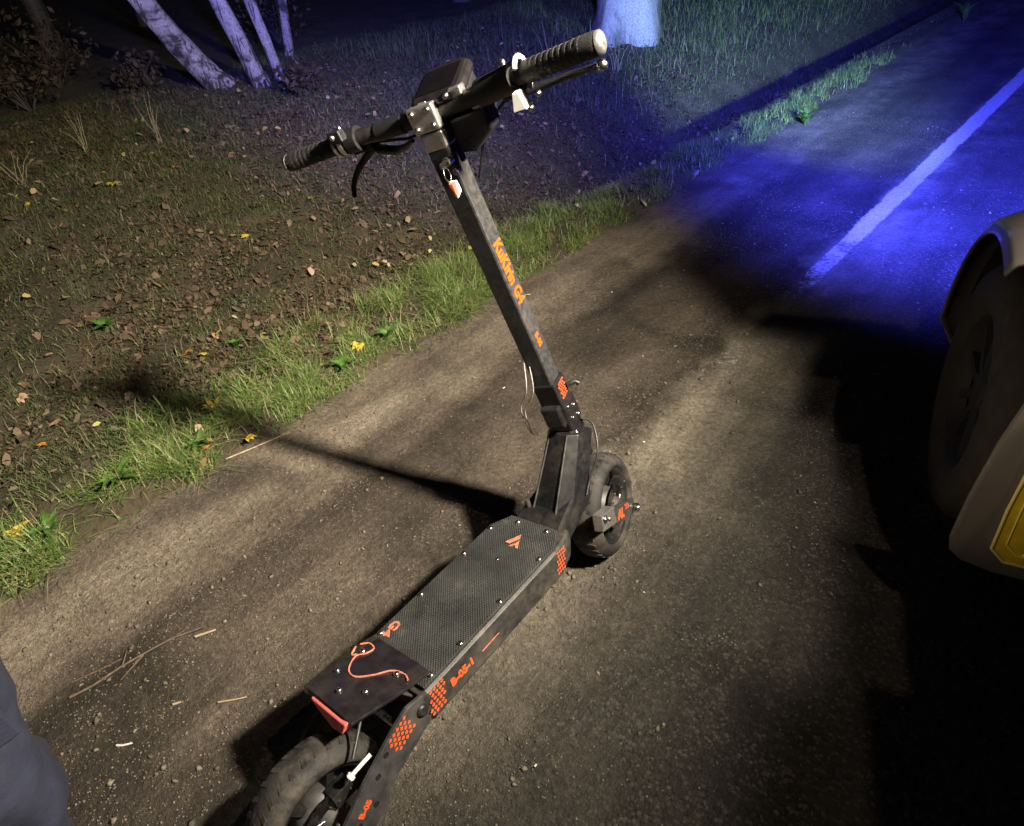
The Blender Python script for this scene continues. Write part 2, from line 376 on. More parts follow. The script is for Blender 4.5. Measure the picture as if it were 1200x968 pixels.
def wheel(parent, T, rim_spokes=6, disc_side=1):
    prof = []
    # tyre cross-section (x, r)
    for a in range(-80, 261, 20):
        t = R(a); prof.append((.046 * math.cos(t) * (1 if abs(math.cos(t)) < .9 else .98), .112 + (.028 if math.sin(t) > 0 else .016) * math.sin(t)))
    ty = MB().lathe(prof, 64, T, close=True)
    tyre = None
    wroot = ty.build('wheel', RUBBER, parent)
    # tread: angled knobs round the crown
    kn = MB()
    N = 34
    for k in range(N):
        a = 2 * math.pi * k / N
        for sd in (-1, 1):
            for (x0, x1, da, r0, hh) in ((.004, .026, .06, .1395, .0008),):
                P = []
                for rr in (r0 - .004, r0 + hh):
                    for (x, t) in ((x0, 0), (x1, da), (x1, da + .065), (x0, .065)):
                        r2 = rr - (.010 * max(0, (x - .02) / .025) if x > .02 else 0) * 1.0
                        ang = a + t + (math.pi / N if sd > 0 else 0)
                        P.append(T(Vector((sd * x, r2 * math.cos(ang), r2 * math.sin(ang)))))
                kn.hexa(P)
    kn.build('tread', RUBBER, wroot)
    rim = MB().lathe([(-.034, .098), (-.036, .104), (-.030, .098), (-.012, .088), (.012, .088), (.030, .098), (.036, .104), (.034, .098), (.03, .092), (.012, .082), (-.012, .082), (-.03, .092)], 48, T, close=True)
    for k in range(rim_spokes):
        a = 2 * math.pi * k / rim_spokes
        q = [Vector((x, r * math.cos(a + s * (.16 if r < .06 else .09)), r * math.sin(a + s * (.16 if r < .06 else .09)))) for x in (-.02, .02) for r, s in ((.045, -1), (.086, -1), (.086, 1), (.045, 1))]
        rim.hexa([T(p) for p in q])
    rim.build('rim', BLACK, wroot)
    hub = MB().lathe([(-.05, 0), (-.05, .022), (-.034, .03), (-.030, .055), (.030, .055), (.034, .03), (.05, .022), (.05, 0)], 28, T)
    hub.build('hub', GREYARM, wroot)
    d = disc_side * .042
    dsc = MB().lathe([(d - .001, .034), (d + .001, .034), (d + .001, .06), (d - .001, .06)], 40, T, sm=False, close=True)
    for k in range(6):
        a = 2 * math.pi * k / 6
        dsc.tube([T(Vector((d, .022 * math.cos(a), .022 * math.sin(a)))), T(Vector((d, .036 * math.cos(a + .3), .036 * math.sin(a + .3))))], .003, 6)
    dsc.build('brake_disc', STEEL, wroot)
    cal = MB().box((d, .035, .045), (.03, .042, .03), T)
    for yy in (.022, .048): bolt(cal, (d + .015, yy, .045), (1, 0, 0), .004, .003, T)
    cal.build('brake_caliper', BLACK, wroot, .003)
    ax = MB().tube([(-.092, 0, 0), (.092, 0, 0)], .006, 12, True, T)
    for sd in (-1, 1): ax.tube([(sd * .094, 0, 0), (sd * .104, 0, 0)], .011, 6, True, T)
    ax.build('axle', STEEL, wroot)
    return wroot
def TR(p): return Vector((0, 0, WR)) + Vector(p)
STM = Rz(STEER)
def TF(p): return Vector((0, WB, WR)) + STM @ Vector(p)
rw = wheel(scoot, TR); fw_ = wheel(scoot, TF)

# ---- deck: chamfered tray with a grippy top plate
W = .107; YF = .691; YR = .2345; ZD = .2725
def deck_ring(y, w, zb, zt):
    return [Vector((-w * .78, y, zb)), Vector((w * .78, y, zb)), Vector((w, y, zb + .03)), Vector((w, y, zt - .004)), Vector((w - .006, y, zt)), Vector((-w + .006, y, zt)), Vector((-w, y, zt - .004)), Vector((-w, y, zb + .03))]
rings = [deck_ring(YR - .012, W - .006, .175, ZD - .012), deck_ring(YR, W, .170, ZD - .008), deck_ring(YF - .05, W, .170, ZD - .008), deck_ring(YF, W - .012, .178, ZD - .010), deck_ring(YF + .035, W - .035, .19, ZD - .025)]
mb = MB(); V = [v for r in rings for v in r]
F = [(i * 8 + k, i * 8 + (k + 1) % 8, (i + 1) * 8 + (k + 1) % 8, (i + 1) * 8 + k) for i in range(4) for k in range(8)]
F += [tuple(range(8))[::-1], tuple(range(32, 40))]
mb.add(V, F)
DECKSIDE = mat('deck_side_paint', (.034, .032, .030), .5, .2, .35, 50, .15, 600, dust=.45)
deck = mb.build('deck', DECKSIDE, scoot, .002)
# top plate, fine woven anti-slip relief
PLATE, n, b = node_mat('antislip_deck_plate')
tc = n.nodes.new('ShaderNodeTexCoord'); ob = tc.outputs['Object']
wv = []
for rot in (R(45), R(-45)):
    mp = n.nodes.new('ShaderNodeMapping'); mp.inputs['Rotation'].default_value = (0, 0, rot); n.links.new(ob, mp.inputs[0])
    x = n.nodes.new('ShaderNodeTexWave'); x.inputs['Scale'].default_value = 62; x.inputs['Distortion'].default_value = .3; n.links.new(mp.outputs[0], x.inputs['Vector']); wv.append(x.outputs['Fac'])
wsum = math_n(n, 'MULTIPLY', wv[0], wv[1])
nz = noise(n, ob, 14, 6, .6); nz2 = noise(n, ob, 300, 3)
cr = ramp(n, [(.35, (.022, .024, .023)), (.6, (.040, .042, .040)), (.75, (.085, .08, .07))], nz.outputs['Fac'])
cw = ramp(n, [(0, .72), (1, 1.35)], wsum)
n.links.new(mixc(n, 1, cr.outputs[0], cw.outputs[0], 'MULTIPLY'), b.inputs['Base Color'])
rr = ramp(n, [(.3, .42), (.7, .62)], nz.outputs['Fac']); n.links.new(rr.outputs[0], b.inputs['Roughness'])
bp = n.nodes.new('ShaderNodeBump'); bp.inputs['Strength'].default_value = .8; bp.inputs['Distance'].default_value = .0015
n.links.new(math_n(n, 'ADD', wsum, math_n(n, 'MULTIPLY', nz2.outputs['Fac'], .5)), bp.inputs['Height']); n.links.new(bp.outputs[0], b.inputs['Normal'])
w2 = W - .006
poly = [(-w2, YR, ZD - .007), (w2, YR, ZD - .007), (w2, YF - .045, ZD - .007), (w2 - .03, YF + .004, ZD - .007), (-w2 + .03, YF + .004, ZD - .007), (-w2, YF - .045, ZD - .007)]
MB().prism(poly, (0, 0, .007)).build('deck_plate', PLATE, scoot, .0015)
scr = [(-.092, y) for y in (.28, .40, .54, .635)] + [(.092, y) for y in (.262, .345, .465, .60)] + [(-.04, .68), (.05, .68)]
for x, y in scr:
    bolt(MB(), (x, y, ZD), (0, 0, 1), .0062, .0035).build('screw', STEEL, deck)
bolt(MB(), (0, .56, ZD), (0, 0, 1), .004, .0015).build('screw', STEEL, deck)
# printed marks on the plate
def on_plate(cx, cy, ang, z=ZD + .0006):
    c, s_ = math.cos(ang), math.sin(ang)
    return lambda p: Vector((cx + p.x * c - p.y * s_, cy + p.x * s_ + p.y * c, z + p.z))
t, wd = text_mb('G4', .032, on_plate(-.088, .322, R(-90)), .0005, 1.1, .0012); t.build('deck_lettering', PALEORANGE, deck)
em = MB(); Z = ZD + .0006
for q in ([(-.022, .612), (.0, .646), (.006, .634), (-.008, .612)], [(.004, .612), (.009, .630), (.022, .606), (.016, .606), (.012, .612)], [(-.004, .605), (.008, .622), (.004, .605)]):
    em.prism([(x, y, Z - .0003) for x, y in q], (0, 0, .0006))
em.build('deck_emblem', PALEORANGE, deck)
# side print: hatched orange marks and lettering on the right flank
def hatch(corner_fn, nx, ny, name, parent, m=ORANGE, fill=.42):
    mb = MB()
    for i in range(nx):
        for j in range(ny):
            u = (i + .5 + (.5 if j % 2 else 0)) / nx; v = (j + .5) / ny
            if u > 1: continue
            du = fill / nx; dv = fill * 1.6 / ny
            P = [corner_fn(u + a, v + b_, 0) for a, b_ in ((-du, 0), (0, -dv * .62), (du, 0), (0, dv * .62))]
            Q = [corner_fn(u + a, v + b_, .0008) for a, b_ in ((-du, 0), (0, -dv * .62), (du, 0), (0, dv * .62))]
            mb.add(P + Q, [(4, 5, 6, 7), (0, 1, 5, 4), (1, 2, 6, 5), (2, 3, 7, 6), (3, 0, 4, 7)])
    return mb.build(name, m, parent)
def flank(y0, y1, z0, z1, shear, x=W + .0003):
    return lambda u, v, nn: Vector((x + nn, y0 + (y1 - y0) * u + shear * v, z0 + (z1 - z0) * v))
hatch(flank(.655, .625, .205, .262, .02, W - .0005), 4, 6, 'side_reflector', deck)
hatch(flank(.262, .222, .205, .262, .02), 4, 6, 'side_reflector', deck)
def side_T(y, z, x=W + .0004): return lambda p: Vector((x + p.z, y + p.x, z + p.y))
t, wd = text_mb('B-05-1', .024, side_T(.275 + .01, .222), .0005, 1.0, .0012); t.build('side_lettering', ORANGE, deck)
MB().box((W + .0004, .40, .2265), (.0006, .052, .0022)).build('side_stripe', PALEORANGE, deck)
# underside lips
MB().box((W * .55, .45, .168), (.02, .42, .012)).build('deck_rail', BLACK, scoot, .003)
MB().box((-W * .55, .45, .168), (.02, .42, .012)).build('deck_rail', BLACK, scoot, .003)
# side stand, its foot on the ground
inv = Ry(-LEAN)
foot = inv @ Vector((-.255, .40, .008)); mb = MB().tube([(-.085, .43, .175), foot.lerp(Vector((-.085, .43, .175)), .12), foot], [.009, .008, .009], 10)
mb.tube([foot + Vector((-.004, .02, 0)), foot + Vector((.004, -.03, 0))], .009, 8)
mb.build('side_stand', BLACK, scoot)

# ---- tail: glossy fender plate over the rear wheel
TA = Vector((0, .252, .292)); TB = Vector((0, .100, .328))
mb = MB()
prof = [(TA + Vector((0, .012, -.004))), TA, TA.lerp(TB, .5) + Vector((0, 0, .002)), TB, TB + Vector((0, -.006, -.010))]
wid = [.092, .094, .092, .080, .076]
V = []
for c, ww in zip(prof, wid):
    for dz in (0, -.006):
        for x in (-1, -.72, -.3, .3, .72, 1):
            V.append((x * ww, c.y, c.z + dz - (.007 if abs(x) == 1 else 0) - (.02 * 0)))
F = []
nr = 12
for i in range(4):
    o = i * nr; q = (i + 1) * nr
    for k in range(5):
        F.append((o + k, o + k + 1, q + k + 1, q + k)); F.append((o + 6 + k, q + 6 + k, q + 6 + k + 1, o + 6 + k + 1))
    F.append((o, q, q + 6, o + 6)); F.append((o + 5, o + 11, q + 11, q + 5))
for o in (0, 4 * nr):
    for k in range(5): F.append((o + k, o + 6 + k, o + 7 + k, o + 1 + k))
mb.add(V, F)
tail = mb.build('fender_plate', BLACKGLOSS, scoot, .0015)
tn = (TB - TA).normalized().cross(Vector((1, 0, 0))).normalized()
if tn.z < 0: tn = -tn
def on_tail(x, s): return TA.lerp(TB, s) + Vector((x, 0, .0025 if .2 < s < .9 else .001))
for x, s in ((-.055, .22), (.055, .22), (-.05, .62), (.045, .62), (.0, .80)):
    bolt(MB(), on_tail(x, s), tn, .006, .004).build('screw', STEEL, tail)
# orange swirl print
sw = [(-.080, .15), (-.066, .07), (-.045, .10), (-.044, .22), (-.055, .33), (-.034, .52), (-.006, .55), (.02, .40), (.04, .22), (.066, .16), (.085, .2)]
MB().tube(smooth_pts([on_tail(x, s) + tn * .0002 for x, s in sw]), .0019, 6).build('swirl_print', PALEORANGE, tail)
sw = [(-.07, .30), (-.08, .22), (-.066, .34), (-.058, .30)]
MB().tube(smooth_pts([on_tail(x, s) + tn * .0002 for x, s in sw]), .0019, 6).build('swirl_print', PALEORANGE, tail)
# under-fender bracket and tail light
MB().hexa([Vector(p) for p in ((-.06, .245, .20), (.075, .245, .20), (.075, .249, .20), (-.06, .249, .20), (-.06, .19, .298), (.075, .19, .298), (.075, .194, .300), (-.06, .194, .300))]).build('fender_bracket', GREYARM, scoot, .001)
mb = MB(); yb = TB.y - .008
mb.prism([(-.040, yb, TB.z - .006), (.074, yb, TB.z - .006), (.068, yb - .010, TB.z - .022), (.035, yb - .012, TB.z - .026), (-.03, yb - .004, TB.z - .012)], (0, .014, 0))
mb.build('tail_light', RED, scoot, .002)

# ---- rear swing arm: two plates, cross rod, spring
def arm_plate(x0, sgn):
    poly = [(x0, .225, .262), (x0, .240, .235), (x0, .228, .200), (x0, .12, .165), (x0, .045, .118), (x0, .0, .112), (x0, -.028, .13), (x0, -.022, .165), (x0, .06, .215), (x0, .155, .258), (x0, .19, .268)]
    return MB().prism(poly, (sgn * .009, 0, 0)).build('swing_arm', GREYARM, scoot, .0015)
ar = arm_plate(.093, 1); al_ = arm_plate(-.093, -1)
xr = .1022
for (y, z) in ((.118, .226), (.088, .203), (.062, .158), (.02, .152)):
    MB().tube([(xr - .004, y, z), (xr + .0006, y, z)], .006, 12).build('arm_hole', BLACKGLOSS, ar)
bolt(MB(), (xr, .213, .236), (1, 0, 0), .013, .006).build('pivot_bolt', BLACK, ar)
hatch(lambda u, v, nn: Vector((xr + .0003 + nn, .192 - .05 * u - .012 * v, .222 + .042 * v - .018 * u)), 5, 5, 'arm_reflector', ar)
t, wd = text_mb('B-05', .018, lambda p: Vector((xr + .0004 + p.z, .030 + p.x * .88 - p.y * .47, .158 + p.x * .47 + p.y * .88)), .0005, 1, .0009); t.build('arm_lettering', ORANGE, ar)
MB().tube([(-.09, .165, .235), (.09, .165, .235)], .007, 12).build('cross_rod', STEEL, scoot)
MB().tube([(.086, .10, .24), (.080, .058, .232)], .004, 8).tube([(.080, .058, .232), (.079, .053, .230)], .008, 8).build('brake_cable_end', WHITEPL, scoot)
# spring and damper under the fender
mb = MB(); hel = []
p0 = Vector((0, .225, .225)); p1 = Vector((0, .165, .262)); dirv = (p1 - p0); e1 = Vector((1, 0, 0)); e2 = dirv.normalized().cross(e1)
for k in range(85):
    t_ = k / 84; a = t_ * 2 * math.pi * 5.5
    hel.append(p0 + dirv * t_ + (e1 * math.cos(a) + e2 * math.sin(a)) * .021)
mb.tube(hel, .0038, 6).build('rear_spring', GREYARM, scoot)
MB().tube([(-.02, .16, .25), (-.06, .12, .252), (-.075, .06, .20)], .0035, 8).build('cable', CABLE, scoot)
MB().tube([(.03, .235, .25), (.045, .19, .262), (.04, .13, .275), (.068, .075, .245)], .0035, 8).build('cable', CABLE, scoot)

# ---- neck: folded column rising from the deck nose
def ring(pts): return [Vector(p) for p in pts]
bt = [(-.062, .758, .248), (-.036, .722, .250), (.036, .722, .250), (.062, .758, .248), (.056, .83, .235), (-.056, .83, .235)]
tp = [(-.047, .872, .418), (-.026, .853, .424), (.026, .853, .424), (.047, .872, .418), (.042, .93, .40), (-.042, .93, .40)]
mid_ = [tuple((Vector(a) * .45 + Vector(b_) * .55) + Vector((0, 0, 0))) for a, b_ in zip(bt, tp)]
mb = MB(); V = ring(bt) + ring(mid_) + ring(tp)
mb.add(V, [(i * 6 + k, i * 6 + (k + 1) % 6, (i + 1) * 6 + (k + 1) % 6, (i + 1) * 6 + k) for i in range(2) for k in range(6)] + [tuple(range(6))[::-1], tuple(range(12, 18))])
neck = mb.build('neck', BLACK, scoot, .003)
for k in (1, 2):                                   # the two raised seams
    MB().tube([Vector(bt[k]) + Vector((0, -.001, .004)), Vector(tp[k]) + Vector((0, -.001, -.004))], .0028, 6).build('seam', GREYARM, neck)
MB().tube([(-.05, .735, .262), (-.05, .738, .292)], .006, 8).build('latch_pin', GREYARM, scoot)
# nose of the frame under the neck
mb = MB().hexa([Vector(p) for p in ((-.07, .69, .195), (.07, .69, .195), (.045, .86, .235), (-.045, .86, .235), (-.07, .70, .262), (.07, .70, .262), (.045, .885, .33), (-.045, .885, .33))])
mb.build('frame_nose', BLACK, scoot, .006)
# head collar, hinge clamp and safety hook
mb = MB().tube([STV(0, 0, -.10), STV(0, 0, -.035)], .036, 20); mb.tube([STV(0, 0, -.03), STV(0, 0, -.012)], .040, 20); mb.tube([STV(0, 0, -.012), STV(0, 0, .0)], .034, 20)
mb.build('head_tube', BLACKGLOSS, scoot)
mb = MB().box((0, .002, .038), (.064, .066, .075), ST); mb.box((0, -.036, .055), (.05, .02, .06), ST)
hc = mb.build('hinge_clamp', BLACKGLOSS, scoot, .006)
for x, y, z in ((.0325, -.012, .03), (.0325, .012, .05), (.0325, -.014, .065), (.0325, .016, .018)):
    bolt(MB(), (x, y, z), (1, 0, 0), .0058, .004, ST).build('hinge_bolt', STEEL, hc)
mb = MB().tube([STV(.034, .02, .105), STV(.052, .028, .108), STV(.056, .03, .10)], [.006, .006, .007], 8); mb.build('hinge_lever', BLACK, hc)
# stem: square tube, slightly stepped at the foot
mb = MB().box((0, 0, .105), (.0575, .056, .07), ST); mb.build('stem_foot', BLACK, scoot, .004)
SW = .047
stem = MB().box((0, 0, .42), (SW, SW, .60), ST).build('stem', STEMGREY, scoot, .005)
def stem_right(l0, off=0.0):    # text runs down the stem on its right face
    return lambda p: ST((SW / 2 + .0004 + p.z, off + p.y, l0 - p.x))
t, wd = text_mb('KuKirin G4', .042, stem_right(.496, -.0145), .0006, .74, .0016); t.build('stem_lettering', STEMORANGE, stem)
t, wd = text_mb('B-05', .020, stem_right(.27, -.008), .0006, .9, .0012); t.build('stem_lettering', STEMORANGE, stem)
hatch(lambda u, v, nn: ST((.0293 + nn, -.016 + .032 * u, .088 + .045 * v + .0 * u)), 4, 6, 'stem_reflector', stem)
bolt(MB(), (SW / 2, .004, .545), (1, 0, 0), .0035, .002, ST).build('stem_screw', BLACK, stem)
# two thin loose wires hanging by the stem
MB().tube(smooth_pts([STV(-.02, -.028, .21), STV(-.03, -.05, .15), Vector((-.075, .83, .50)), Vector((-.078, .835, .44)), Vector((-.07, .84, .415))]), .0013, 6).build('wire', PALECABLE, scoot)
MB().tube(smooth_pts([STV(-.01, -.028, .20), STV(-.018, -.045, .14), Vector((-.066, .832, .49)), Vector((-.074, .84, .42))]), .0013, 6).build('wire', PALECABLE, scoot)
MB().tube(smooth_pts([STV(.03, .02, .0), STV(.05, .03, -.03), Vector((.066, .90, .35)), Vector((.058, .86, .30)), Vector((.06, .83, .27))]), .003, 8).build('cable', CABLE, scoot)

# ---- front suspension: fork crown, pivot block and leading arms
mb = MB().tube([(0, .895, .40), (0, .87, .30), (0, .80, .245)], [.03, .034, .034], 14); mb.build('fork_column', BLACK, scoot)
for sd in (-1, 1):
    def FA(x, y, z): return TF((sd * x, y, z))
    mb = MB().hexa([FA(.062, -.185, .075), FA(.088, -.185, .075), FA(.088, -.10, .035), FA(.062, -.10, .035), FA(.062, -.175, .118), FA(.088, -.175, .118), FA(.088, -.10, .085), FA(.062, -.10, .085)])
    br = mb.build('pivot_bracket', ALU if sd > 0 else BLACK, scoot, .003)
    mb = MB().prism([FA(.078, -.11, .086), FA(.078, -.02, .040), FA(.078, .016, .018), FA(.078, .016, -.014), FA(.078, -.01, -.018), FA(.078, -.06, .006), FA(.078, -.11, .036)], (STM @ Vector((sd * .010, 0, 0))))
    arm = mb.build('front_arm', GREYARM, scoot, .002)
    if sd > 0:
        t, wd = text_mb('AL', .034, lambda p: TF((.0886 + p.z, -.098 + p.x * .9 + p.y * .40, .040 - p.x * .44 + p.y * .9)), .0006, 1.0, .002); t.build('arm_lettering', ORANGE, arm)
        hatch(lambda u, v, nn: TF((.0884 + nn, -.048 + .022 * u, .030 + .018 * v - .01 * u)), 3, 3, 'arm_reflector', arm)
        bolt(MB(), (.088, -.165, .098), (1, 0, 0), .010, .006, TF).build('pivot_bolt', STEEL, br)
        bolt(MB(), (.088, -.145, .083), (1, 0, 0), .006, .005, TF).build('pivot_bolt', STEEL, br)
        bolt(MB(), (.090, .0, .0), (1, 0, 0), .011, .016, TF).build('axle_nut', STEEL, arm)

# ---- handlebar
BL = .749
bar = MB().tube(smooth_pts([STV(-.328, -.035, BL + .012), STV(-.20, -.012, BL + .010), STV(-.10, .0, BL + .005), STV(0, .002, BL + .004), STV(.10, .0, BL + .008), STV(.20, -.012, BL + .018), STV(.338, -.035, BL + .024)], 4), .0155, 18).build('handlebar', BLACK, scoot)
def barpt(x):
    xs = [-.335, -.20, -.10, 0, .10, .20, .335]; ys = [-.035, -.012, 0, .002, 0, -.012, -.035]; zs = [.012, .010, .005, .004, .008, .018, .026]
    return Vector((x, np.interp(x, xs, ys), BL + np.interp(x, xs, zs)))
for sd in (-1, 1):
    ex = .012 if sd > 0 else 0
    P = [barpt(sd * x) for x in (.212, .217, .245, .275, .305, .330 + ex, .334 + ex)]
    g = MB().tube([ST(p) for p in P], [.016, .0178, .0170, .0170, .0170, .0180, .0165], 18)
    for k in range(9):
        x = .23 + k * .011; c = barpt(sd * x); c2 = barpt(sd * (x + .005))
        g.tube([ST(c), ST(c2)], .0177, 18)
    gp = g.build('grip', GRIP, scoot)
    ec = MB().tube([ST(barpt(sd * (.335 + ex))), ST(barpt(sd * (.341 + ex))), ST(barpt(sd * (.344 + ex)))], [.0172, .0165, .012], 18); ec.tube([ST(barpt(sd * (.342 + ex))), ST(barpt(sd * (.3455 + ex)))], .004, 8)
    ec.build('grip_cap', ALU, gp)
    # brake lever: clamp, lever blade, ball end
    c = barpt(sd * .175)
    mb = MB().tube([ST(barpt(sd * .165)), ST(barpt(sd * .190))], .023, 16); mb.box((c.x, c.y + .02, c.z - .016), (.05, .03, .026), ST)
    cl = mb.build('lever_clamp', PLASTIC, scoot, .002)
    if sd > 0:
        q = [(.165, .028, -.016), (.20, .036, -.018), (.25, .034, -.016), (.295, .022, -.014), (.328, .008, -.012)]
    else:
        q = [(.165, .020, -.022), (.20, .022, -.036), (.235, .020, -.056), (.258, .016, -.078), (.268, .012, -.100)]
    pts = smooth_pts([STV(sd * x, y, BL + z) for x, y, z in q], 4)
    lv = MB().tube(pts, [.008 - .0032 * i / (len(pts) - 1) for i in range(len(pts))], 10)
    lev = lv.build('brake_lever', BLACK, scoot)
    if sd > 0:
        sph = MB(); pp = pts[-1]
        sph.tube([pp + RT * (-.009), pp + RT * (-.006), pp, pp + RT * .006, pp + RT * .009], [.002, .0075, .0098, .0075, .002], 12).build('lever_ball', STEEL, lev)
        bolt(MB(), (sd * .20, .035, BL - .026), (0, -1, 0), .006, .01, ST).build('lever_pivot', STEEL, lev)
    else:
        bolt(MB(), (sd * .185, .030, BL - .022), (0, -1, 0), .006, .012, ST).build('lever_pivot', STEEL, lev)
# left: silver switch pod and cable adjuster; a second cable sheath runs in under the bar
mb = MB().tube([ST(barpt(-.196)), ST(barpt(-.205))], .0235, 16); mb.tube([ST(barpt(-.212)), ST(barpt(-.218))], .0225, 16)
mb.build('switch_ring', ALU, scoot)
c = barpt(-.19)
mb = MB().box((c.x, c.y - .024, c.z + .018), (.03, .02, .022), ST); mb.build('switch_pod', PLASTIC, scoot, .003)
bolt(MB(), (c.x - .004, c.y - .034, c.z + .020), (0, -1, 0), .005, .004, ST).build('switch_button', ALU, scoot)
bolt(MB(), (c.x + .01, c.y - .02, c.z + .030), (0, 0, 1), .004, .004, ST).build('switch_button', STEEL, scoot)
mb = MB().tube([STV(-.165, .03, BL - .03), STV(-.12, .02, BL - .040), STV(-.085, .005, BL - .036), STV(-.05, -.01, BL - .026)], [.010, .009, .006, .004], 10); mb.build('cable_boot', CABLE, scoot)
MB().tube([STV(-.165, .04, BL - .018), STV(-.11, .06, BL - .035), STV(-.05, .05, BL - .03), STV(.0, .045, BL - .10)], .0032, 8).build('cable', CABLE, scoot)
MB().tube([STV(.165, .04, BL - .018), STV(.11, .07, BL - .03), STV(.06, .06, BL - .06), STV(.02, .04, BL - .14)], .0032, 8).build('cable', CABLE, scoot)
MB().tube([ST(barpt(-.12)), ST(barpt(-.06))], .0175, 14).build('bar_sleeve', PLASTIC, scoot)
# right: thumb throttle with its pale ring, switch box
mb = MB()
cc_ = barpt(.208); ringp = []
for k in range(15):
    a = R(-60 + k * 17); ringp.append(STV(cc_.x, cc_.y + math.sin(a) * .024 - .004, cc_.z + math.cos(a) * .026))
mb.tube(ringp, .0045, 8); mb.hexa([STV(*p) for p in ((.188, -.055, BL - .026), (.214, -.055, BL - .026), (.214, -.03, BL - .026), (.188, -.03, BL - .026), (.194, -.05, BL + .002), (.206, -.05, BL + .002), (.206, -.03, BL + .002), (.194, -.03, BL + .002))])
mb.build('thumb_throttle', WHITEPL, scoot, .002)
c = barpt(.15)
MB().tube([ST(barpt(.115)), ST(barpt(.17))], .0225, 16).build('throttle_housing', PLASTIC, scoot)
bolt(MB(), (c.x + .03, c.y - .01, c.z + .030), (0, 0, 1), .006, .006, ST).build('throttle_screw', STEEL, scoot)
bolt(MB(), (.215, -.04, BL - .028), (0, -1, 0), .006, .008, ST).build('throttle_screw', STEEL, scoot)

# ---- display, clamp, headlight, key
mb = MB().box((0, -.012, BL + .004), (.058, .030, .046), ST); cl = mb.build('bar_clamp', ALU, scoot, .004)
for x in (-.018, .018):
    for z in (-.013, .014):
        bolt(MB(), (x, -.027, BL + .004 + z), (0, -1, 0), .0055, .005, ST).build('clamp_bolt', STEEL, cl)
mb = MB().box((0, 0, BL - .037), (.05, .05, .035), ST); mb.build('stem_cap', ALU, scoot, .006)
def DT(p):   # display space: tilted back over the bar
    a = R(20); y, z = p[1] * math.cos(a) - p[2] * math.sin(a), p[1] * math.sin(a) + p[2] * math.cos(a)
    return ST((p[0] * .92 + .030, .034 + y, BL + .024 + z))
mb = MB().prism([(-.058, -.045, 0), (.052, -.045, 0), (.060, -.02, 0), (.056, .045, 0), (.03, .058, 0), (-.034, .058, 0), (-.062, .04, 0), (-.066, -.02, 0)], (0, 0, .022), DT)
disp = mb.build('display', BLACKGLOSS, scoot, .010)
SCREEN = mat('display_glass', (.006, .005, .006), .12, 0, .1, 30, coat=.6)
MB().box((-.004, .008, .0225), (.088, .066, .002), DT).build('screen', SCREEN, disp, .001)
mb = MB().box((-.03, -.040, .016), (.02, .006, .008), DT); mb.build('display_button', ALU, disp, .001)
mb = MB().hexa([DT(p) for p in ((-.05, -.03, -.045), (.05, -.03, -.045), (.04, .05, -.03), (-.04, .05, -.03), (-.055, -.03, 0), (.05, -.03, 0), (.045, .05, 0), (-.045, .05, 0))])
mb.build('display_base', PLASTIC, scoot, .006)
bolt(MB(), (-.058, -.046, .012), (0, -1, 0), .006, .005, DT).build('display_screw', STEEL, disp)
mb = MB().box((.072, .0, BL + .026), (.026, .02, .016), ST); mb.build('bell_clip', ALU, scoot, .003)
bolt(MB(), (.055, -.012, BL + .026), (0, -1, 0), .006, .006, ST).build('bell_screw', STEEL, scoot)
mb = MB().prism([STV(.03, -.002, BL - .015), STV(.115, -.002, BL - .012), STV(.11, -.002, BL - .05), STV(.06, -.002, BL - .08), STV(.03, -.002, BL - .075)], FW * .045)
mb.build('headlight_housing', PLASTIC, scoot, .006)
mb = MB().tube([STV(.02, -.026, BL - .072), STV(.02, -.040, BL - .072)], .009, 14); mb.tube([STV(.028, -.026, BL - .094), STV(.028, -.038, BL - .094)], .007, 12)
ign = mb.build('ignition_lock', STEEL, scoot)
mb = MB().box((.02, -.052, BL - .072), (.003, .024, .012), ST); mb.build('key', STEEL, ign)
rng = [STV(.024, -.060 + .010 * math.sin(a), BL - .088 + .012 * math.cos(a)) for a in [2 * math.pi * k / 16 for k in range(17)]]
MB().tube(rng, .0012, 6).build('key_ring', STEEL, ign)
mb = MB().prism([STV(.020, -.062, BL - .100), STV(.036, -.062, BL - .102), STV(.038, -.064, BL - .122), STV(.028, -.066, BL - .132), STV(.019, -.064, BL - .120)], FW * .006)
kt = mb.build('key_tag', WHITEPL, ign, .001)
MB().prism([STV(.0205, -.0632, BL - .104), STV(.028, -.0632, BL - .105), STV(.029, -.0665, BL - .128), STV(.020, -.0645, BL - .119)], -FW * .001).build('key_tag_print', ORANGE, ign)

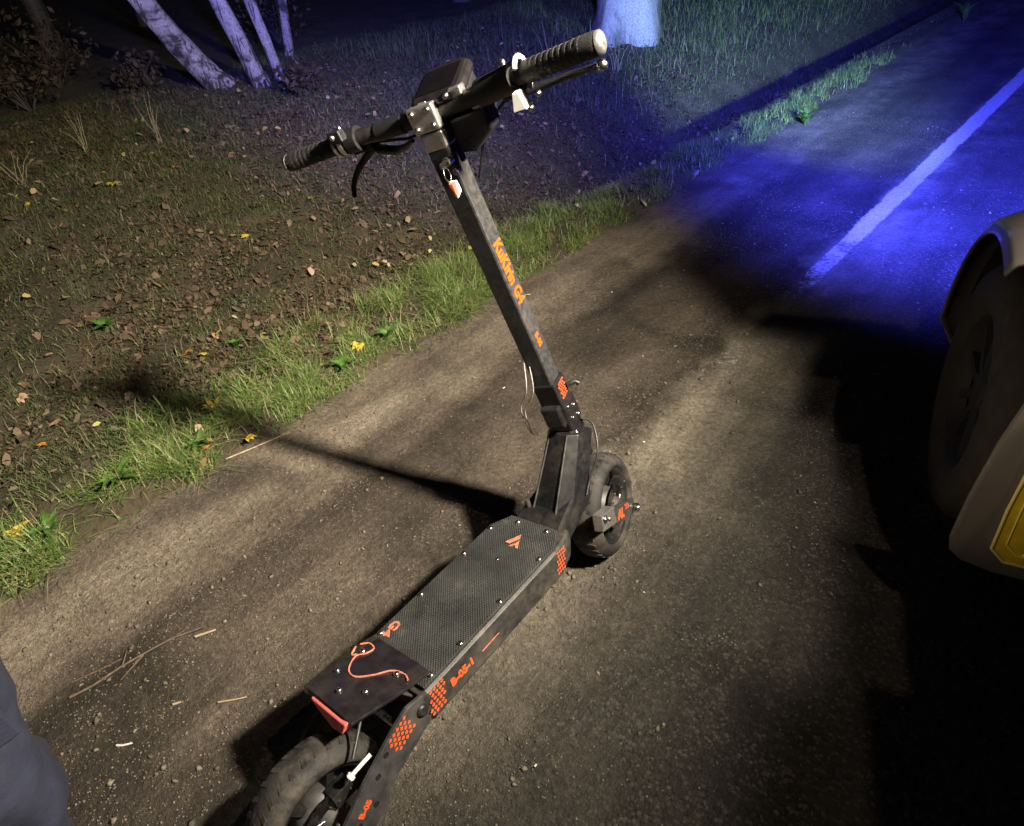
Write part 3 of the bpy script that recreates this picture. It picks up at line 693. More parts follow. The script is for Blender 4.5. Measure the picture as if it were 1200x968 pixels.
# ------------------------------------------------------------------ patrol car beside the scooter
CO = Vector((0.618, 1.640, 0)); CA = R(15)
car = empty('patrol_car', CO, (0, 0, CA))
tag(car, 'pale patrol car parked on the asphalt with a yellow reflector on its mudguard', 'car')
CARPAINT = mat('car_paint', (.17, .155, .135), .35, 0, .12, 6, coat=.4)
YELLOW = mat('yellow_reflective_film', (.85, .60, .03), .35, 0, .12, 30)
YELLOWB = mat('pale_yellow_edging', (1.0, .85, .30), .35, 0, .06, 30)
DARKPL = mat('dark_arch_plastic', (.012, .012, .013), .7, 0, .3, 30)
GLASS = mat('car_glass', (.01, .012, .014), .06, 0, .1, 5)
CTYRE = mat('car_tyre', (.026, .022, .019), .85, 0, .3, 30, .3, 120)
ST_U = [  # u, inset, z_bottom, z_belt, (z5, in5), (z6, in6), z7
    (.92, .62, .42, .58, (.66, .68), (.70, .75), .72),
    (.86, .36, .26, .64, (.78, .42), (.82, .58), .84),
    (.70, .19, .21, .72, (.87, .25), (.91, .45), .93),
    (.50, .075, .22, .80, (.93, .13), (.965, .36), .99),
    (.30, .02, .22, .84, (.965, .09), (1.0, .33), 1.03),
    (.0, .0, .22, .88, (.99, .07), (1.03, .32), 1.06),
    (-.45, .0, .20, .92, (1.02, .07), (1.06, .32), 1.10),
    (-.72, .0, .20, .94, (1.05, .08), (1.10, .30), 1.15),
    (-1.40, .0, .20, .95, (1.56, .26), (1.64, .40), 1.68),
    (-2.2, .0, .20, .96, (1.62, .26), (1.70, .40), 1.74),
    (-3.0, .0, .20, .97, (1.58, .26), (1.66, .40), 1.70),
    (-3.55, .04, .24, .98, (1.38, .24), (1.46, .42), 1.50),
    (-3.74, .10, .32, .98, (1.02, .14), (1.06, .40), 1.08),
    (-3.80, .16, .40, .70, (.80, .22), (.84, .45), .86)]
us = np.array([s[0] for s in ST_U])[::-1]
def st(i, j=None): return np.array([(s[i] if j is None else s[i][j]) for s in ST_U])[::-1]
U = np.unique(np.concatenate([np.arange(-3.8, .92, .06), us]))
cols = [np.interp(U, us, v) for v in (st(1) + .17, st(2), st(3), st(4, 0), st(4, 1) + .11, st(5, 0), st(5, 1) + .10, st(6))]
HWID = .93
NR = 14
secs = []
for k, u in enumerate(U):
    ins, zb, zbelt, z5, i5, z6, i6, z7 = [c_[k] for c_ in cols]
    half = [(HWID, zb - .02), (ins + .10, zb - .015), (ins + .03, zb)]
    for j in range(NR):
        t_ = (j + .5) / NR; z = zb + .03 + (zbelt - zb - .03) * t_
        half.append((ins + .018 * (2 * t_ - 1) ** 2 + .012 * math.exp(-((z - .62) / .05) ** 2), z))
    half += [(ins + .03, zbelt + .02), (i5, z5), (i6, z6), (HWID, z7)]
    secs.append([(s_, u, z) for s_, z in half] + [(2 * HWID - s_, u, z) for s_, z in half[-2:0:-1]])
nS = len(secs[0]); V = np.array(secs)
WH = [(0.0, .33), (-2.80, .33)]; AR = .40
for (uc, zc) in WH:     # pull the skin to the wheel-arch circles
    du = V[:, :, 1] - uc; dz = V[:, :, 2] - zc; r_ = np.hypot(du, dz)
    m_ = (r_ > AR - .030) & (r_ < AR + .030) & (np.minimum(V[:, :, 0], 2 * HWID - V[:, :, 0]) < .5)
    f_ = np.where(m_, AR / np.maximum(r_, .01), 1)
    V[:, :, 1] = uc + du * f_; V[:, :, 2] = zc + dz * f_
    side = np.minimum(V[:, :, 0], 2 * HWID - V[:, :, 0]) < .3
    fl = .0 * np.exp(-((np.hypot(V[:, :, 1] - uc, V[:, :, 2] - zc) - AR) / .055) ** 2) * side      # flare round the arch
    V[:, :, 0] += np.where(V[:, :, 0] < HWID, -fl, fl)
mb = MB(); faces = []
for k in range(len(U) - 1):
    for j in range(nS):
        q = (k * nS + j, k * nS + (j + 1) % nS, (k + 1) * nS + (j + 1) % nS, (k + 1) * nS + j)
        c_ = V.reshape(-1, 3)[list(q)].mean(0)
        sd_ = min(c_[0], 2 * HWID - c_[0])
        if sd_ < .60 and any(math.hypot(c_[1] - a, c_[2] - b_) < AR - .008 for a, b_ in WH): continue
        faces.append(q)
faces += [tuple(range(nS)), tuple((len(U) - 1) * nS + k for k in range(nS))]
mb.add(V.reshape(-1, 3), faces, True)
body = mb.build('body', CARPAINT, car)
body.modifiers.new('wn', 'WEIGHTED_NORMAL')
def car_wheel(s_, u, steer=0):
    sg = 1 if s_ < HWID else -1
    Mx = Rz(steer)
    T = lambda p: Vector((s_, u, .33)) + Mx @ Vector((sg * p[0], p[1], p[2]))
    ty = MB().lathe([(.012, .20), (-.006, .225), (-.010, .265), (-.002, .305), (.018, .325), (.06, .331), (.15, .331), (.19, .325), (.21, .305), (.218, .265), (.212, .225), (.195, .20)], 64, T).build('tyre', CTYRE, None)
    wr = MB().lathe([(.20, .20), (.012, .20), (.006, .212), (.012, .198), (.03, .19), (.05, .18)], 48, T).build('wheel', DARKPL, car)
    ty.parent = wr
    rim = MB()
    for k in range(10):
        a = 2 * math.pi * k / 10
        q = [Vector((x, r * math.cos(a + w_), r * math.sin(a + w_))) for x in (.03, .05) for r, w_ in ((.04, -.3), (.185, -.06), (.185, .06), (.04, .3))]
        rim.hexa([T(p) for p in q])
    rim.lathe([(.025, 0), (.025, .05), (.04, .06), (.07, .06)], 24, T).build('rim', DARKPL, wr)
    MB().lathe([(.10, .03), (.105, .03), (.105, .14), (.10, .14)], 32, T, close=True).build('brake_disc', STEEL, wr)
    li = MB(); vs = []
    for x in (.02, .30):
        for k in range(25):
            a = math.pi * k / 24 * 1.0; vs.append(Vector((s_ + sg * x, u + .395 * math.cos(a), .33 + .395 * math.sin(a))))
    li.add(vs, [(k, k + 1, 26 + k, 25 + k) for k in range(24)] + [tuple(range(25, 50))], True).build('arch_liner', DARKPL, car)
    return wr
for s_, u, a in ((.0, 0, R(0)), (2 * HWID, 0, R(0)), (.0, -2.8, 0), (2 * HWID, -2.8, 0)): car_wheel(s_, u, a)
# sill
MB().hexa([Vector(p) for p in ((.20, -2.38, .17), (.27, -2.38, .17), (.27, -.50, .17), (.20, -.48, .17), (.168, -2.36, .245), (.22, -2.36, .245), (.22, -.48, .245), (.168, -.46, .245))]).build('sill', DARKPL, car, .01)
# wide wings over the wheels, each ending in a flat mudguard behind the wheel
for uc in (0.0, -2.8):
    for sd in (0, 1):
        X = (lambda s_: s_) if sd == 0 else (lambda s_: 2 * HWID - s_)
        sec = [(.20, .015), (.10, .02), (.02, .012), (-.028, -.012), (-.040, -.045), (-.034, -.050), (-.022, -.022), (.02, -.002), (.10, .006), (.20, .002)]
        V = []; K = 36
        for k in range(K + 1):
            a = R(-14 + 122 * k / K); rr_ = .408 + .02 * math.sin(a)
            fade = min(1, .75 + k / 16)
            for s_, dr in sec:
                V.append((X(.17 + (s_ - .17) * (fade if s_ < .17 else 1)), uc + (rr_ + dr) * math.cos(a), .34 + (rr_ + dr) * math.sin(a)))
        m_ = len(sec)
        MB().add(V, [(k * m_ + j, k * m_ + (j + 1) % m_, (k + 1) * m_ + (j + 1) % m_, (k + 1) * m_ + j) for k in range(K) for j in range(m_)] + [tuple(range(m_)), tuple(K * m_ + j for j in range(m_))], True).build('wing', CARPAINT, car)
        # mudguard: upright plate, rounded lower outer corner
        out = [(.32, .62), (.32, .165), (.06, .175), (.0, .19), (-.026, .212), (-.034, .245), (-.032, .36), (-.022, .50), (-.005, .62)]
        gd = MB().prism([Vector((X(s_), uc - .425 - (.62 - z) * .06, z)) for s_, z in out], (0, -.018, 0)).build('mudguard', CARPAINT, car, .006)
        rp = [(.30, .215), (.070, .222), (.040, .252), (.036, .36), (.040, .56), (.30, .56)]
        yy = lambda z: uc - .445 - (.62 - z) * .06
        MB().prism([Vector((X(s_), yy(z), z)) for s_, z in rp], (0, -.006, 0)).build('reflector', YELLOW, gd, .001)
        mb = MB(); c0 = (.19, .39)
        for sc_, w_ in ((1.0, .0035), (.86, .0018)):
            q = [Vector((X(c0[0] + (s_ - c0[0]) * sc_), yy(c0[1] + (z - c0[1]) * sc_) - .0065, c0[1] + (z - c0[1]) * sc_)) for s_, z in rp]
            for i in range(len(q)): mb.tube([q[i], q[(i + 1) % len(q)]], w_, 6)
        mb.build('reflector_edging', YELLOWB, gd)
        bolt(MB(), (X(.10), yy(.25) - .006, .25), (0, -1, 0), .006, .004).build('reflector_screw', YELLOWB, gd)
# doors, windows, mirrors, lamps, light bar
for sd in (0, 1):
    X = (lambda s_: s_) if sd == 0 else (lambda s_: 2 * HWID - s_)
    for quad in (((-.80, 1.06, .06), (-1.34, 1.50, .225), (-2.02, 1.55, .235), (-2.05, 1.02, .045)), ((-2.12, 1.02, .045), (-2.10, 1.55, .235), (-2.88, 1.52, .24), (-3.05, 1.03, .05))):
        MB().add([(X(i_ + .164), u, z) for u, z, i_ in quad] + [(X(i_ + .174), u, z) for u, z, i_ in quad], [(0, 1, 2, 3), (7, 6, 5, 4), (0, 1, 5, 4), (1, 2, 6, 5), (2, 3, 7, 6), (3, 0, 4, 7)]).build('side_window', GLASS, car)
    for u in (-.70, -2.08):
        MB().box((X(.176), u, .60), (.006, .008, .66)).build('door_gap', DARKPL, car)
    for u in (-1.85, -2.95): MB().tube([(X(.158), u, .84), (X(.14), u + .04, .845), (X(.14), u + .14, .845), (X(.158), u + .18, .84)], .011, 8).build('door_handle', CARPAINT, car)
    mb = MB().tube([(X(.30), -.05, 1.00), (X(.24), .0, 1.10), (X(.16), .03, 1.2)], .012, 8); mb.hexa([Vector((X(a), u, z)) for a, u, z in ((-.04, .0, 1.03), (.27, .02, 1.05), (.27, .14, 1.05), (-.02, .12, 1.05), (-.04, .0, 1.36), (.27, .02, 1.36), (.27, .14, 1.34), (-.02, .12, 1.34))])
    mb.build('shading_mirror', CARPAINT, car, .02)  # unseen mirror, set forward and enlarged to cast shade on the road
    mb = MB().hexa([Vector((X(a), u, z)) for a, u, z in ((.36, .80, .62), (.70, .89, .60), (.66, .84, .60), (.34, .74, .62), (.34, .76, .74), (.70, .87, .72), (.70, .80, .74), (.32, .68, .76))])
    mb.build('headlight', WHITEPL, car, .01)
    mb = MB().hexa([Vector((X(a), u, z)) for a, u, z in ((.10, -3.80, .75), (.28, -3.82, .75), (.28, -3.76, .75), (.08, -3.70, .75), (.12, -3.77, .98), (.28, -3.79, .98), (.28, -3.72, .98), (.10, -3.66, .98))])
    mb.build('tail_lamp', RED, car, .008)
MB().add([(.16, -.80, 1.14), (2 * HWID - .16, -.80, 1.14), (2 * HWID - .34, -1.36, 1.625), (.34, -1.36, 1.625), (HWID, -.775, 1.175), (HWID, -1.36, 1.672)], [(0, 4, 5, 3), (4, 1, 2, 5)], True).build('windscreen', GLASS, car)
MB().box((HWID, .90, .50), (.9, .05, .14)).build('grille', DARKPL, car, .01)
BLUEL = mat('blue_lens', (.02, .05, .6), .1, 0, .1, 30, coat=.5)
MB().box((HWID, -1.78, 1.80), (1.15, .22, .08)).build('light_bar', BLUEL, car, .02)
for x in (-.4, .4): MB().box((HWID + x, -1.78, 1.745), (.08, .10, .08)).build('light_bar_foot', DARKPL, car)

# ------------------------------------------------------------------ person standing behind the scooter (only a leg is in the picture)
NAVY = mat('navy_cloth', (.011, .014, .032), .85, 0, .25, 18, .35, 120)
SKIN = mat('skin', (.42, .25, .18), .5, 0, .08, 40)
HAIR = mat('dark_hair', (.02, .014, .01), .6, 0, .3, 200)
BOOT = mat('boot_leather', (.015, .014, .013), .4, 0, .3, 60)
def skinned(name, V, E, Rr, m, parent, root=0, sub=2):
    me = bpy.data.meshes.new(name); me.from_pydata([tuple(v) for v in V], E, []); me.update()
    o = bpy.data.objects.new(name, me); COL.objects.link(o); o.parent = parent
    sk = o.modifiers.new('skin', 'SKIN'); sk.use_smooth_shade = True
    if not me.skin_vertices: me.skin_vertices.new()
    for i, r in enumerate(Rr):
        me.skin_vertices[0].data[i].radius = r if isinstance(r, tuple) else (r, r); me.skin_vertices[0].data[i].use_root = (i == root)
    s2 = o.modifiers.new('sub', 'SUBSURF'); s2.levels = sub; s2.render_levels = sub
    me.materials.append(m); return o
PX, PY = -.415, -.325
person = empty('person', (PX, PY, 0), (0, 0, 0))
tag(person, 'person in dark navy trousers and jacket standing behind the scooter, cut off by the frame', 'person')
V = [(0, .08, .98), (0, .08, 1.12), (0, .09, 1.30), (0, .08, 1.46), (0, .08, 1.55), (0, .10, 1.64), (0, .10, 1.74),
     (-.10, .08, .92), (-.15, .05, .52), (-.15, -.26, .12), (-.15, -.24, .07), (-.15, -.12, .045),
     (.10, .08, .92), (.215, .02, .50), (.17, -.09, .12), (.17, -.06, .07), (.18, .05, .045),
     (-.19, .07, 1.43), (-.24, .05, 1.16), (-.23, .14, .93), (-.22, .18, .85),
     (.19, .07, 1.43), (.25, -.03, 1.16), (.24, -.05, .95), (.235, -.05, .87)]
Ee = [(0, 1), (1, 2), (2, 3), (3, 4), (4, 5), (5, 6), (0, 7), (7, 8), (8, 9), (9, 10), (10, 11), (0, 12), (12, 13), (13, 14), (14, 15), (15, 16), (3, 17), (17, 18), (18, 19), (19, 20), (3, 21), (21, 22), (22, 23), (23, 24)]
Rr = [(.16, .12), (.15, .115), (.18, .125), (.12, .09), .058, (.082, .095), (.06, .07), (.10, .11), (.082, .085), (.062, .07), .05, (.045, .04), (.10, .11), (.082, .085), (.062, .07), .05, (.045, .04), .07, .055, .042, .035, .07, .055, .042, .035]
pb = skinned('body', V, Ee, Rr, NAVY, person, sub=4)
tx = bpy.data.textures.new('cloth_folds', 'CLOUDS'); tx.noise_scale = .09; tx.noise_depth = 2
dm = pb.modifiers.new('folds', 'DISPLACE'); dm.texture = tx; dm.strength = .05; dm.mid_level = .5; dm.texture_coords = 'LOCAL'
V = [(0, .10, 1.60), (0, .105, 1.66), (0, .10, 1.73), (0, .215, 1.65), (.0, .185, 1.665)]
hd = skinned('head', V, [(0, 1), (1, 2), (1, 4), (4, 3)], [(.072, .085), (.082, .10), (.07, .085), .008, .016], SKIN, person)
skinned('hair', [(0, .08, 1.68), (0, .07, 1.75), (0, .13, 1.77)], [(0, 1), (1, 2)], [(.085, .10), (.084, .098), (.06, .05)], HAIR, person)
for sx_ in (-.032, .032):
    MB().tube([(sx_, .192, 1.668), (sx_, .202, 1.668)], [.012, .006], 10).build('eye', WHITEPL, person)
    MB().tube([(sx_ * 2.5, .10, 1.69), (sx_ * 2.75, .092, 1.66), (sx_ * 2.5, .10, 1.63)], [.008, .014, .006], 8).build('ear', SKIN, person)
MB().tube([(-.025, .196, 1.612), (0, .204, 1.609), (.025, .196, 1.612)], .006, 8).build('mouth', PALEORANGE, person)
for wr_, dr in (((-.22, .18, .85), Vector((.0, .25, -.95))), ((.235, -.05, .87), Vector((.0, .1, -.98)))):
    wr_ = Vector(wr_); dr.normalize(); sdv = dr.cross(Vector((1, 0, .2))).normalized()
    V = [wr_, wr_ + dr * .09]; Ee = [(0, 1)]; Rr = [(.028, .02), (.040, .016)]
    for k, (o_, ln) in enumerate(((-.032, .065), (-.011, .078), (.011, .074), (.031, .058))):
        b0 = wr_ + dr * .085 + sdv * o_; i = len(V)
        V += [b0, b0 + dr * ln * .55 + Vector((.01, 0, -.005)), b0 + dr * ln * .9 + Vector((.026, 0, -.01))]; Ee += [(1, i), (i, i + 1), (i + 1, i + 2)]; Rr += [.010, .009, .008]
    i = len(V); b0 = wr_ + dr * .03 - sdv * .03; V += [b0, b0 - sdv * .022 + dr * .035, b0 - sdv * .026 + dr * .062]; Ee += [(0, i), (i, i + 1), (i + 1, i + 2)]; Rr += [.012, .010, .009]
    skinned('hand', V, Ee, Rr, SKIN, person, sub=1)
for sx_, oy in ((-.15, -.22), (.175, -.05)):
    skinned('boot', [(sx_, oy - .06, .05), (sx_, oy + .04, .045), (sx_, oy + .11, .038), (sx_, oy - .03, .16)], [(0, 1), (1, 2), (0, 3)], [.052, .050, .038, .065], BOOT, person, sub=1)
# cargo pocket flap on the trouser leg
pf = MB().box((.255, .05, .66), (.012, .11, .05)); pf.build('pocket_flap', NAVY, person, .004)

# ------------------------------------------------------------------ trees
def bark(name, light, dark, marks=True):
    m, n, b = node_mat(name)
    tc = n.nodes.new('ShaderNodeTexCoord'); ob = tc.outputs['Object']
    mp = n.nodes.new('ShaderNodeMapping'); mp.inputs['Scale'].default_value = (5, 5, 9 if marks else 1.2); n.links.new(ob, mp.inputs[0])
    n1 = noise(n, mp.outputs[0], 1.0, 6, .6, .4); n2 = noise(n, ob, 60, 5)
    r = ramp(n, [(.38, dark), (.50, light), (.7, tuple(min(1, c * 1.2) for c in light))], n1.outputs['Fac'])
    r2 = ramp(n, [(.3, .6), (.7, 1.2)], n2.outputs['Fac'])
    colr = mixc(n, 1, r.outputs[0], r2.outputs[0], 'MULTIPLY')
    if marks:      # cracked dark bark at the foot of an old birch, peeling strips above
        mf = n.nodes.new('ShaderNodeMapping'); mf.inputs['Scale'].default_value = (26, 26, 3.0); n.links.new(ob, mf.inputs[0])
        n3 = noise(n, mf.outputs[0], 1.0, 5, .65, .8); sz = n.nodes.new('ShaderNodeSeparateXYZ'); n.links.new(ob, sz.inputs[0])
        fz = ramp(n, [(.0, .16), (.30, .03), (.55, .0), (1.0, .0)], sz.outputs['Z'])
        mk = ramp(n, [(.38, 1.0), (.45, 0.0)], math_n(n, 'SUBTRACT', n3.outputs['Fac'], fz.outputs[0]))
        colr = mixc(n, mk.outputs[0], colr, (.055, .043, .034))
    n.links.new(colr, b.inputs['Base Color']); b.inputs['Roughness'].default_value = .85
    bp = n.nodes.new('ShaderNodeBump'); bp.inputs['Strength'].default_value = 1; bp.inputs['Distance'].default_value = .012
    n.links.new(math_n(n, 'ADD', n1.outputs['Fac'], math_n(n, 'MULTIPLY', n2.outputs['Fac'], .3)), bp.inputs['Height']); n.links.new(bp.outputs[0], b.inputs['Normal'])
    return m
BIRCH = bark('birch_bark', (.36, .34, .33), (.05, .042, .038)); OAK = bark('pale_grey_bark', (.34, .33, .32), (.15, .14, .13), False); DARKB = bark('dark_bark', (.10, .085, .07), (.03, .025, .02), False)
LEAFM = mat('autumn_crown_leaf', (0, 0, 0), .6, island=[(.05, .07, .015), (.08, .09, .02), (.16, .12, .02), (.06, .06, .015), (.10, .06, .02)])
def gz(x, y):
    a, b_ = to_ab(x, y); return float(ground_h(a, b_))
def leaf_cloud(centers, rad, n_, size, rng):
    c = centers[rng.integers(0, len(centers), n_)] + rng.normal(0, 1, (n_, 3)) * rad
    d1 = rng.normal(0, 1, (n_, 3)); d1 /= np.linalg.norm(d1, axis=1)[:, None]; d2 = np.cross(d1, rng.normal(0, 1, (n_, 3))); d2 /= np.linalg.norm(d2, axis=1)[:, None]
    s = size * rng.uniform(.6, 1.3, (n_, 1))
    V = np.stack([c - d1 * s, c + d2 * s * .5, c + d1 * s, c - d2 * s * .5], 1).reshape(-1, 3)
    return V, np.arange(n_ * 4).reshape(-1, 4)
def tree(name, x, y, r0, height, lean, m, label, group, seed, crown=True, flare=1.35):
    rng = np.random.default_rng(seed); z = gz(x, y)
    o = empty(name, (x, y, z - .06)); tag(o, label, 'tree', group)
    pts = []; rads = []; N = 26; seg = 20
    for i in range(N + 1):
        t_ = (i / N) ** 1.5; h = height * t_
        wob = .25 * r0 * math.sin(h * 1.7 + seed) + .2 * r0 * math.sin(h * 3.9 + seed * 2)
        bend = 1 - .35 * t_
        pts.append(Vector((lean[0] * h * bend + wob, lean[1] * h * bend + wob * .6, h)))
        rads.append(r0 * (1 - .8 * t_) * (1 + (flare - 1) * math.exp(-h / (r0 * 1.6))))
    mb = MB().tube(pts, rads, seg)
    nv = len(pts) * seg      # lumpy surface and root spread
    for i in range(nv):
        v = Vector(mb.v[i]); k = i // seg; a = (i % seg) / seg * 2 * math.pi
        d = v - pts[k]
        f = 1 + .06 * math.sin(a * 3 + k * .7 + seed) + .05 * rng.normal() + .16 * math.exp(-pts[k].z / (r0 * 1.2)) * math.cos(a * 5 + seed)
        mb.v[i] = tuple(pts[k] + d * f)
    tr = mb.build('trunk', m, o)
    if not crown: return o
    ends = []
    lm = MB()
    for i in range(9):
        t_ = rng.uniform(.42, .95); k = int((t_ ** (1 / 1.5)) * N); p0 = pts[min(k, N)]; a = rng.uniform(0, 6.28); L_ = height * rng.uniform(.14, .26)
        e = p0 + Vector((math.cos(a) * L_, math.sin(a) * L_, L_ * rng.uniform(.3, .9))); mid__ = p0.lerp(e, .5) + Vector((0, 0, L_ * .08))
        rr = rads[min(k, N)] * .5
        lm.tube([p0, mid__, e], [rr, rr * .6, rr * .15], 6); ends += [np.array(e), np.array(mid__.lerp(e, .5))]
    ends.append(np.array(pts[-1]))
    lm.build('limbs', m, o)
    V, F = leaf_cloud(np.array(ends), height * .065, 1500, .055, rng)
    mesh_np('crown', V, F, LEAFM, o)
    return o
def lean_dir(k): return (-.726 * k, -.688 * k)
tree('oak_tree', -3.42, 6.58, .270, 9.0, (.0, .0), OAK, 'thick pale trunk standing on the verge above the right handlebar grip', None, 3, True, 1.5)
G = 'birches at the wood edge'
tree('birch_tree', -5.72, 3.34, .105, 7.5, lean_dir(.66), BIRCH, 'leftmost birch, thickest of the birches and leaning furthest left', G, 11)
tree('birch_tree', -5.36, 3.50, .075, 7.0, lean_dir(.30), BIRCH, 'second birch from the left, lit bright blue', G, 12)
tree('birch_tree', -5.47, 3.73, .050, 6.5, lean_dir(.12), BIRCH, 'slim pale birch touching the foot of the blue lit birch on its right', G, 13)
tree('birch_tree', -6.51, 4.56, .050, 6.5, lean_dir(-.16), BIRCH, 'rightmost of the four birches, thin, upright and set a little apart', G, 14)
for i, (x, y, r0) in enumerate(((-9.0, 1.2, .14), (-10.5, 3.6, .12), (-9.2, 6.4, .10), (-7.6, 8.6, .13), (-10.8, 9.0, .16), (-6.0, 12.5, .15), (-12.5, 6.0, .18))):
    tree('dark_tree', x, y, r0, 8.0, (random.uniform(-.06, .06), random.uniform(-.06, .06)), DARKB, 'dark tree trunk deep in the unlit wood', 'trees deep in the wood', 30 + i)

# ------------------------------------------------------------------ undergrowth shrubs in the dark
SHRUBL = mat('shrub_leaf', (0, 0, 0), .7, island=[(.03, .025, .012), (.05, .03, .018), (.03, .033, .012), (.06, .038, .024)])
for i, (x, y, h, lb) in enumerate(((-6.9, 2.0, .5, 'dim brown shrub at the far left of the wood edge'), (-6.6, 2.9, .35, 'low dim shrub just left of the leaning birch'), (-7.8, 2.6, .7, 'tall dark shrub behind the leaning birch'), (-7.6, 5.2, .8, 'dark shrub between the birches and the thick trunk'), (-4.6, 3.4, .25, 'small bluish leafy shrub below the birches'))):
    rng = np.random.default_rng(80 + i); o = empty('shrub', (x, y, gz(x, y) - .02)); tag(o, lb, 'shrub')
    sm_ = MB(); ends = []
    for k in range(14):
        a = rng.uniform(0, 6.28); e = Vector((math.cos(a) * h * rng.uniform(.2, .7), math.sin(a) * h * rng.uniform(.2, .7), h * rng.uniform(.4, 1.0)))
        sm_.tube([(0, 0, 0), e * .5 + Vector((0, 0, .1 * h)), e], [.005, .003, .001], 5); ends += [np.array(e), np.array(e) * .7]
    sm_.build('stems', DARKB, o)
    V, F = leaf_cloud(np.array(ends), h * .13, 420, .032, rng); mesh_np('foliage', V, F, SHRUBL, o)

# ------------------------------------------------------------------ grass
def blades(n_, asel, length, width, bend, rng, segs=3):
    a, b_ = asel; x, y = road_xy(a, b_); z = ground_h(a, b_) - .004
    ang = rng.uniform(0, 2 * np.pi, n_); L_ = length; bd = rng.uniform(.2, 1.0, n_) * bend
    dx, dy = np.cos(ang), np.sin(ang); wx, wy = -dy, dx
    rows = []
    for k in range(segs + 1):
        t_ = k / segs; up = L_ * (t_ - .35 * bd * t_ ** 2); out = L_ * bd * t_ ** 2 * .9; ww = width * (1 - t_ ** 1.5) * .5 + .0002
        cx, cy, cz = x + dx * out, y + dy * out, z + np.maximum(up, -.0)
        rows.append(np.stack([cx - wx * ww, cy - wy * ww, cz], -1)); rows.append(np.stack([cx + wx * ww, cy + wy * ww, cz], -1))
    V = np.stack(rows, 1).reshape(-1, 3); base = np.arange(n_)[:, None] * (2 * (segs + 1))
    F = np.concatenate([base + np.array([2 * k, 2 * k + 1, 2 * k + 3, 2 * k + 2]) for k in range(segs)], 0)
    return V, F
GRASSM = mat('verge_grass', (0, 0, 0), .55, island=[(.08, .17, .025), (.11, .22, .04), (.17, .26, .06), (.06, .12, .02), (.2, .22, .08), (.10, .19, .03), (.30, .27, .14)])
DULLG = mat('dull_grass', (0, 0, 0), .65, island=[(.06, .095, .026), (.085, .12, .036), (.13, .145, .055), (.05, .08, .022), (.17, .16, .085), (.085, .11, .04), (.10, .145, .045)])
rng = np.random.default_rng(5)
def pick(n_, a0, a1, b0, b1, dens):
    out_a = []; out_b = []; c = 0
    while c < n_:
        a = rng.uniform(a0, a1, n_); b_ = rng.uniform(b0, b1, n_); k = rng.uniform(0, 1, n_) < dens(a, b_)
        out_a.append(a[k]); out_b.append(b_[k]); c += int(k.sum())
    return np.concatenate(out_a)[:n_], np.concatenate(out_b)[:n_]
def strip_d(a, b_):
    e = edge_a(b_); w_ = .34 + .5 * (fbm(b_ * 1.1, b_ * 0 + 7, 51) - .4)
    d = sstep(e - a, -.05, .03) * (1 - sstep(e - a, w_ * .7, w_ * 1.35)); cl = sstep(fbm(a * 6, b_ * 6, 61), .38, .60)
    return d * (.04 + .96 * cl ** 1.5)
n_ = 46000; ab = pick(n_, -2.3, -1.1, -1.0, 7.5, strip_d)
V, F = blades(n_, ab, rng.uniform(.02, .11, n_) * (.3 + 1.3 * fbm(ab[0] * 5, ab[1] * 5, 71)), rng.uniform(.0018, .0045, n_), 1.9, rng)
tag(mesh_np('verge_grass', V, F, GRASSM), 'bright green grass strip along the edge of the dirt shoulder', 'grass', kind='stuff')
def wide_d(a, b_):
    return sstep(-a, 1.45, 1.8) * (.30 + .70 * sstep(fbm(a * 1.1 + 3, b_ * 1.1, 81), .40, .60)) * (.3 + .7 * sstep(fbm(a * 7, b_ * 7, 91), .35, .6)) * (1 - .6 * sstep(-a, 5, 8))
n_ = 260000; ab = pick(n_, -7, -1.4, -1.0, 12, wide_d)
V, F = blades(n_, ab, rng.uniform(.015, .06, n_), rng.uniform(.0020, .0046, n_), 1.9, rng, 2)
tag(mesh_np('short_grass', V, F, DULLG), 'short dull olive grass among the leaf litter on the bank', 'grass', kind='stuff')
n_ = 16000; ab = pick(n_, -6.5, -2.5, 4.5, 13, lambda a, b_: .3 + .7 * sstep(fbm(a * 2, b_ * 2, 95), .4, .6))
V, F = blades(n_, ab, rng.uniform(.05, .22, n_), rng.uniform(.003, .007, n_), 1.5, rng, 3)
tag(mesh_np('tall_grass', V, F, mat('tall_grass', (0, 0, 0), .6, island=[(.06, .12, .02), (.09, .16, .035), (.14, .18, .05), (.05, .10, .02), (.2, .19, .1)])), 'taller grass on the far bank beyond the ditch', 'grass', kind='stuff')

# ------------------------------------------------------------------ leaf litter
def leaves_np(a, b_, size, rng, lift=.012, tilt=.45):
    n_ = len(a); x, y = road_xy(a, b_); z = np.maximum(ground_h(a, b_), np.where(a > -1.33, 0, -9)) + lift * rng.uniform(.3, 1.6, n_)
    an = rng.uniform(0, 2 * np.pi, n_); u = np.stack([np.cos(an), np.sin(an), rng.normal(0, tilt, n_)], -1); u /= np.linalg.norm(u, axis=1)[:, None]
    v = np.stack([-np.sin(an), np.cos(an), rng.normal(0, tilt, n_)], -1); nrm = np.cross(u, v)
    c = np.stack([x, y, z], -1); s = size[:, None]; cu = rng.uniform(.05, .45, (n_, 1))
    P = [c - u * s, c - u * s * .3 + v * s * .55 + nrm * s * cu, c + u * s * .5 + v * s * .42 + nrm * s * cu * .8, c + u * s * 1.05 + nrm * s * cu * .5, c + u * s * .5 - v * s * .42 + nrm * s * cu * .8, c - u * s * .3 - v * s * .55 + nrm * s * cu]
    V = np.stack(P, 1).reshape(-1, 3); k = np.arange(n_)[:, None] * 6
    F = np.concatenate([k + np.array([0, 1, 4, 5])[None] * 1, k + np.array([1, 2, 3, 4])[None]], 0)
    return V, F
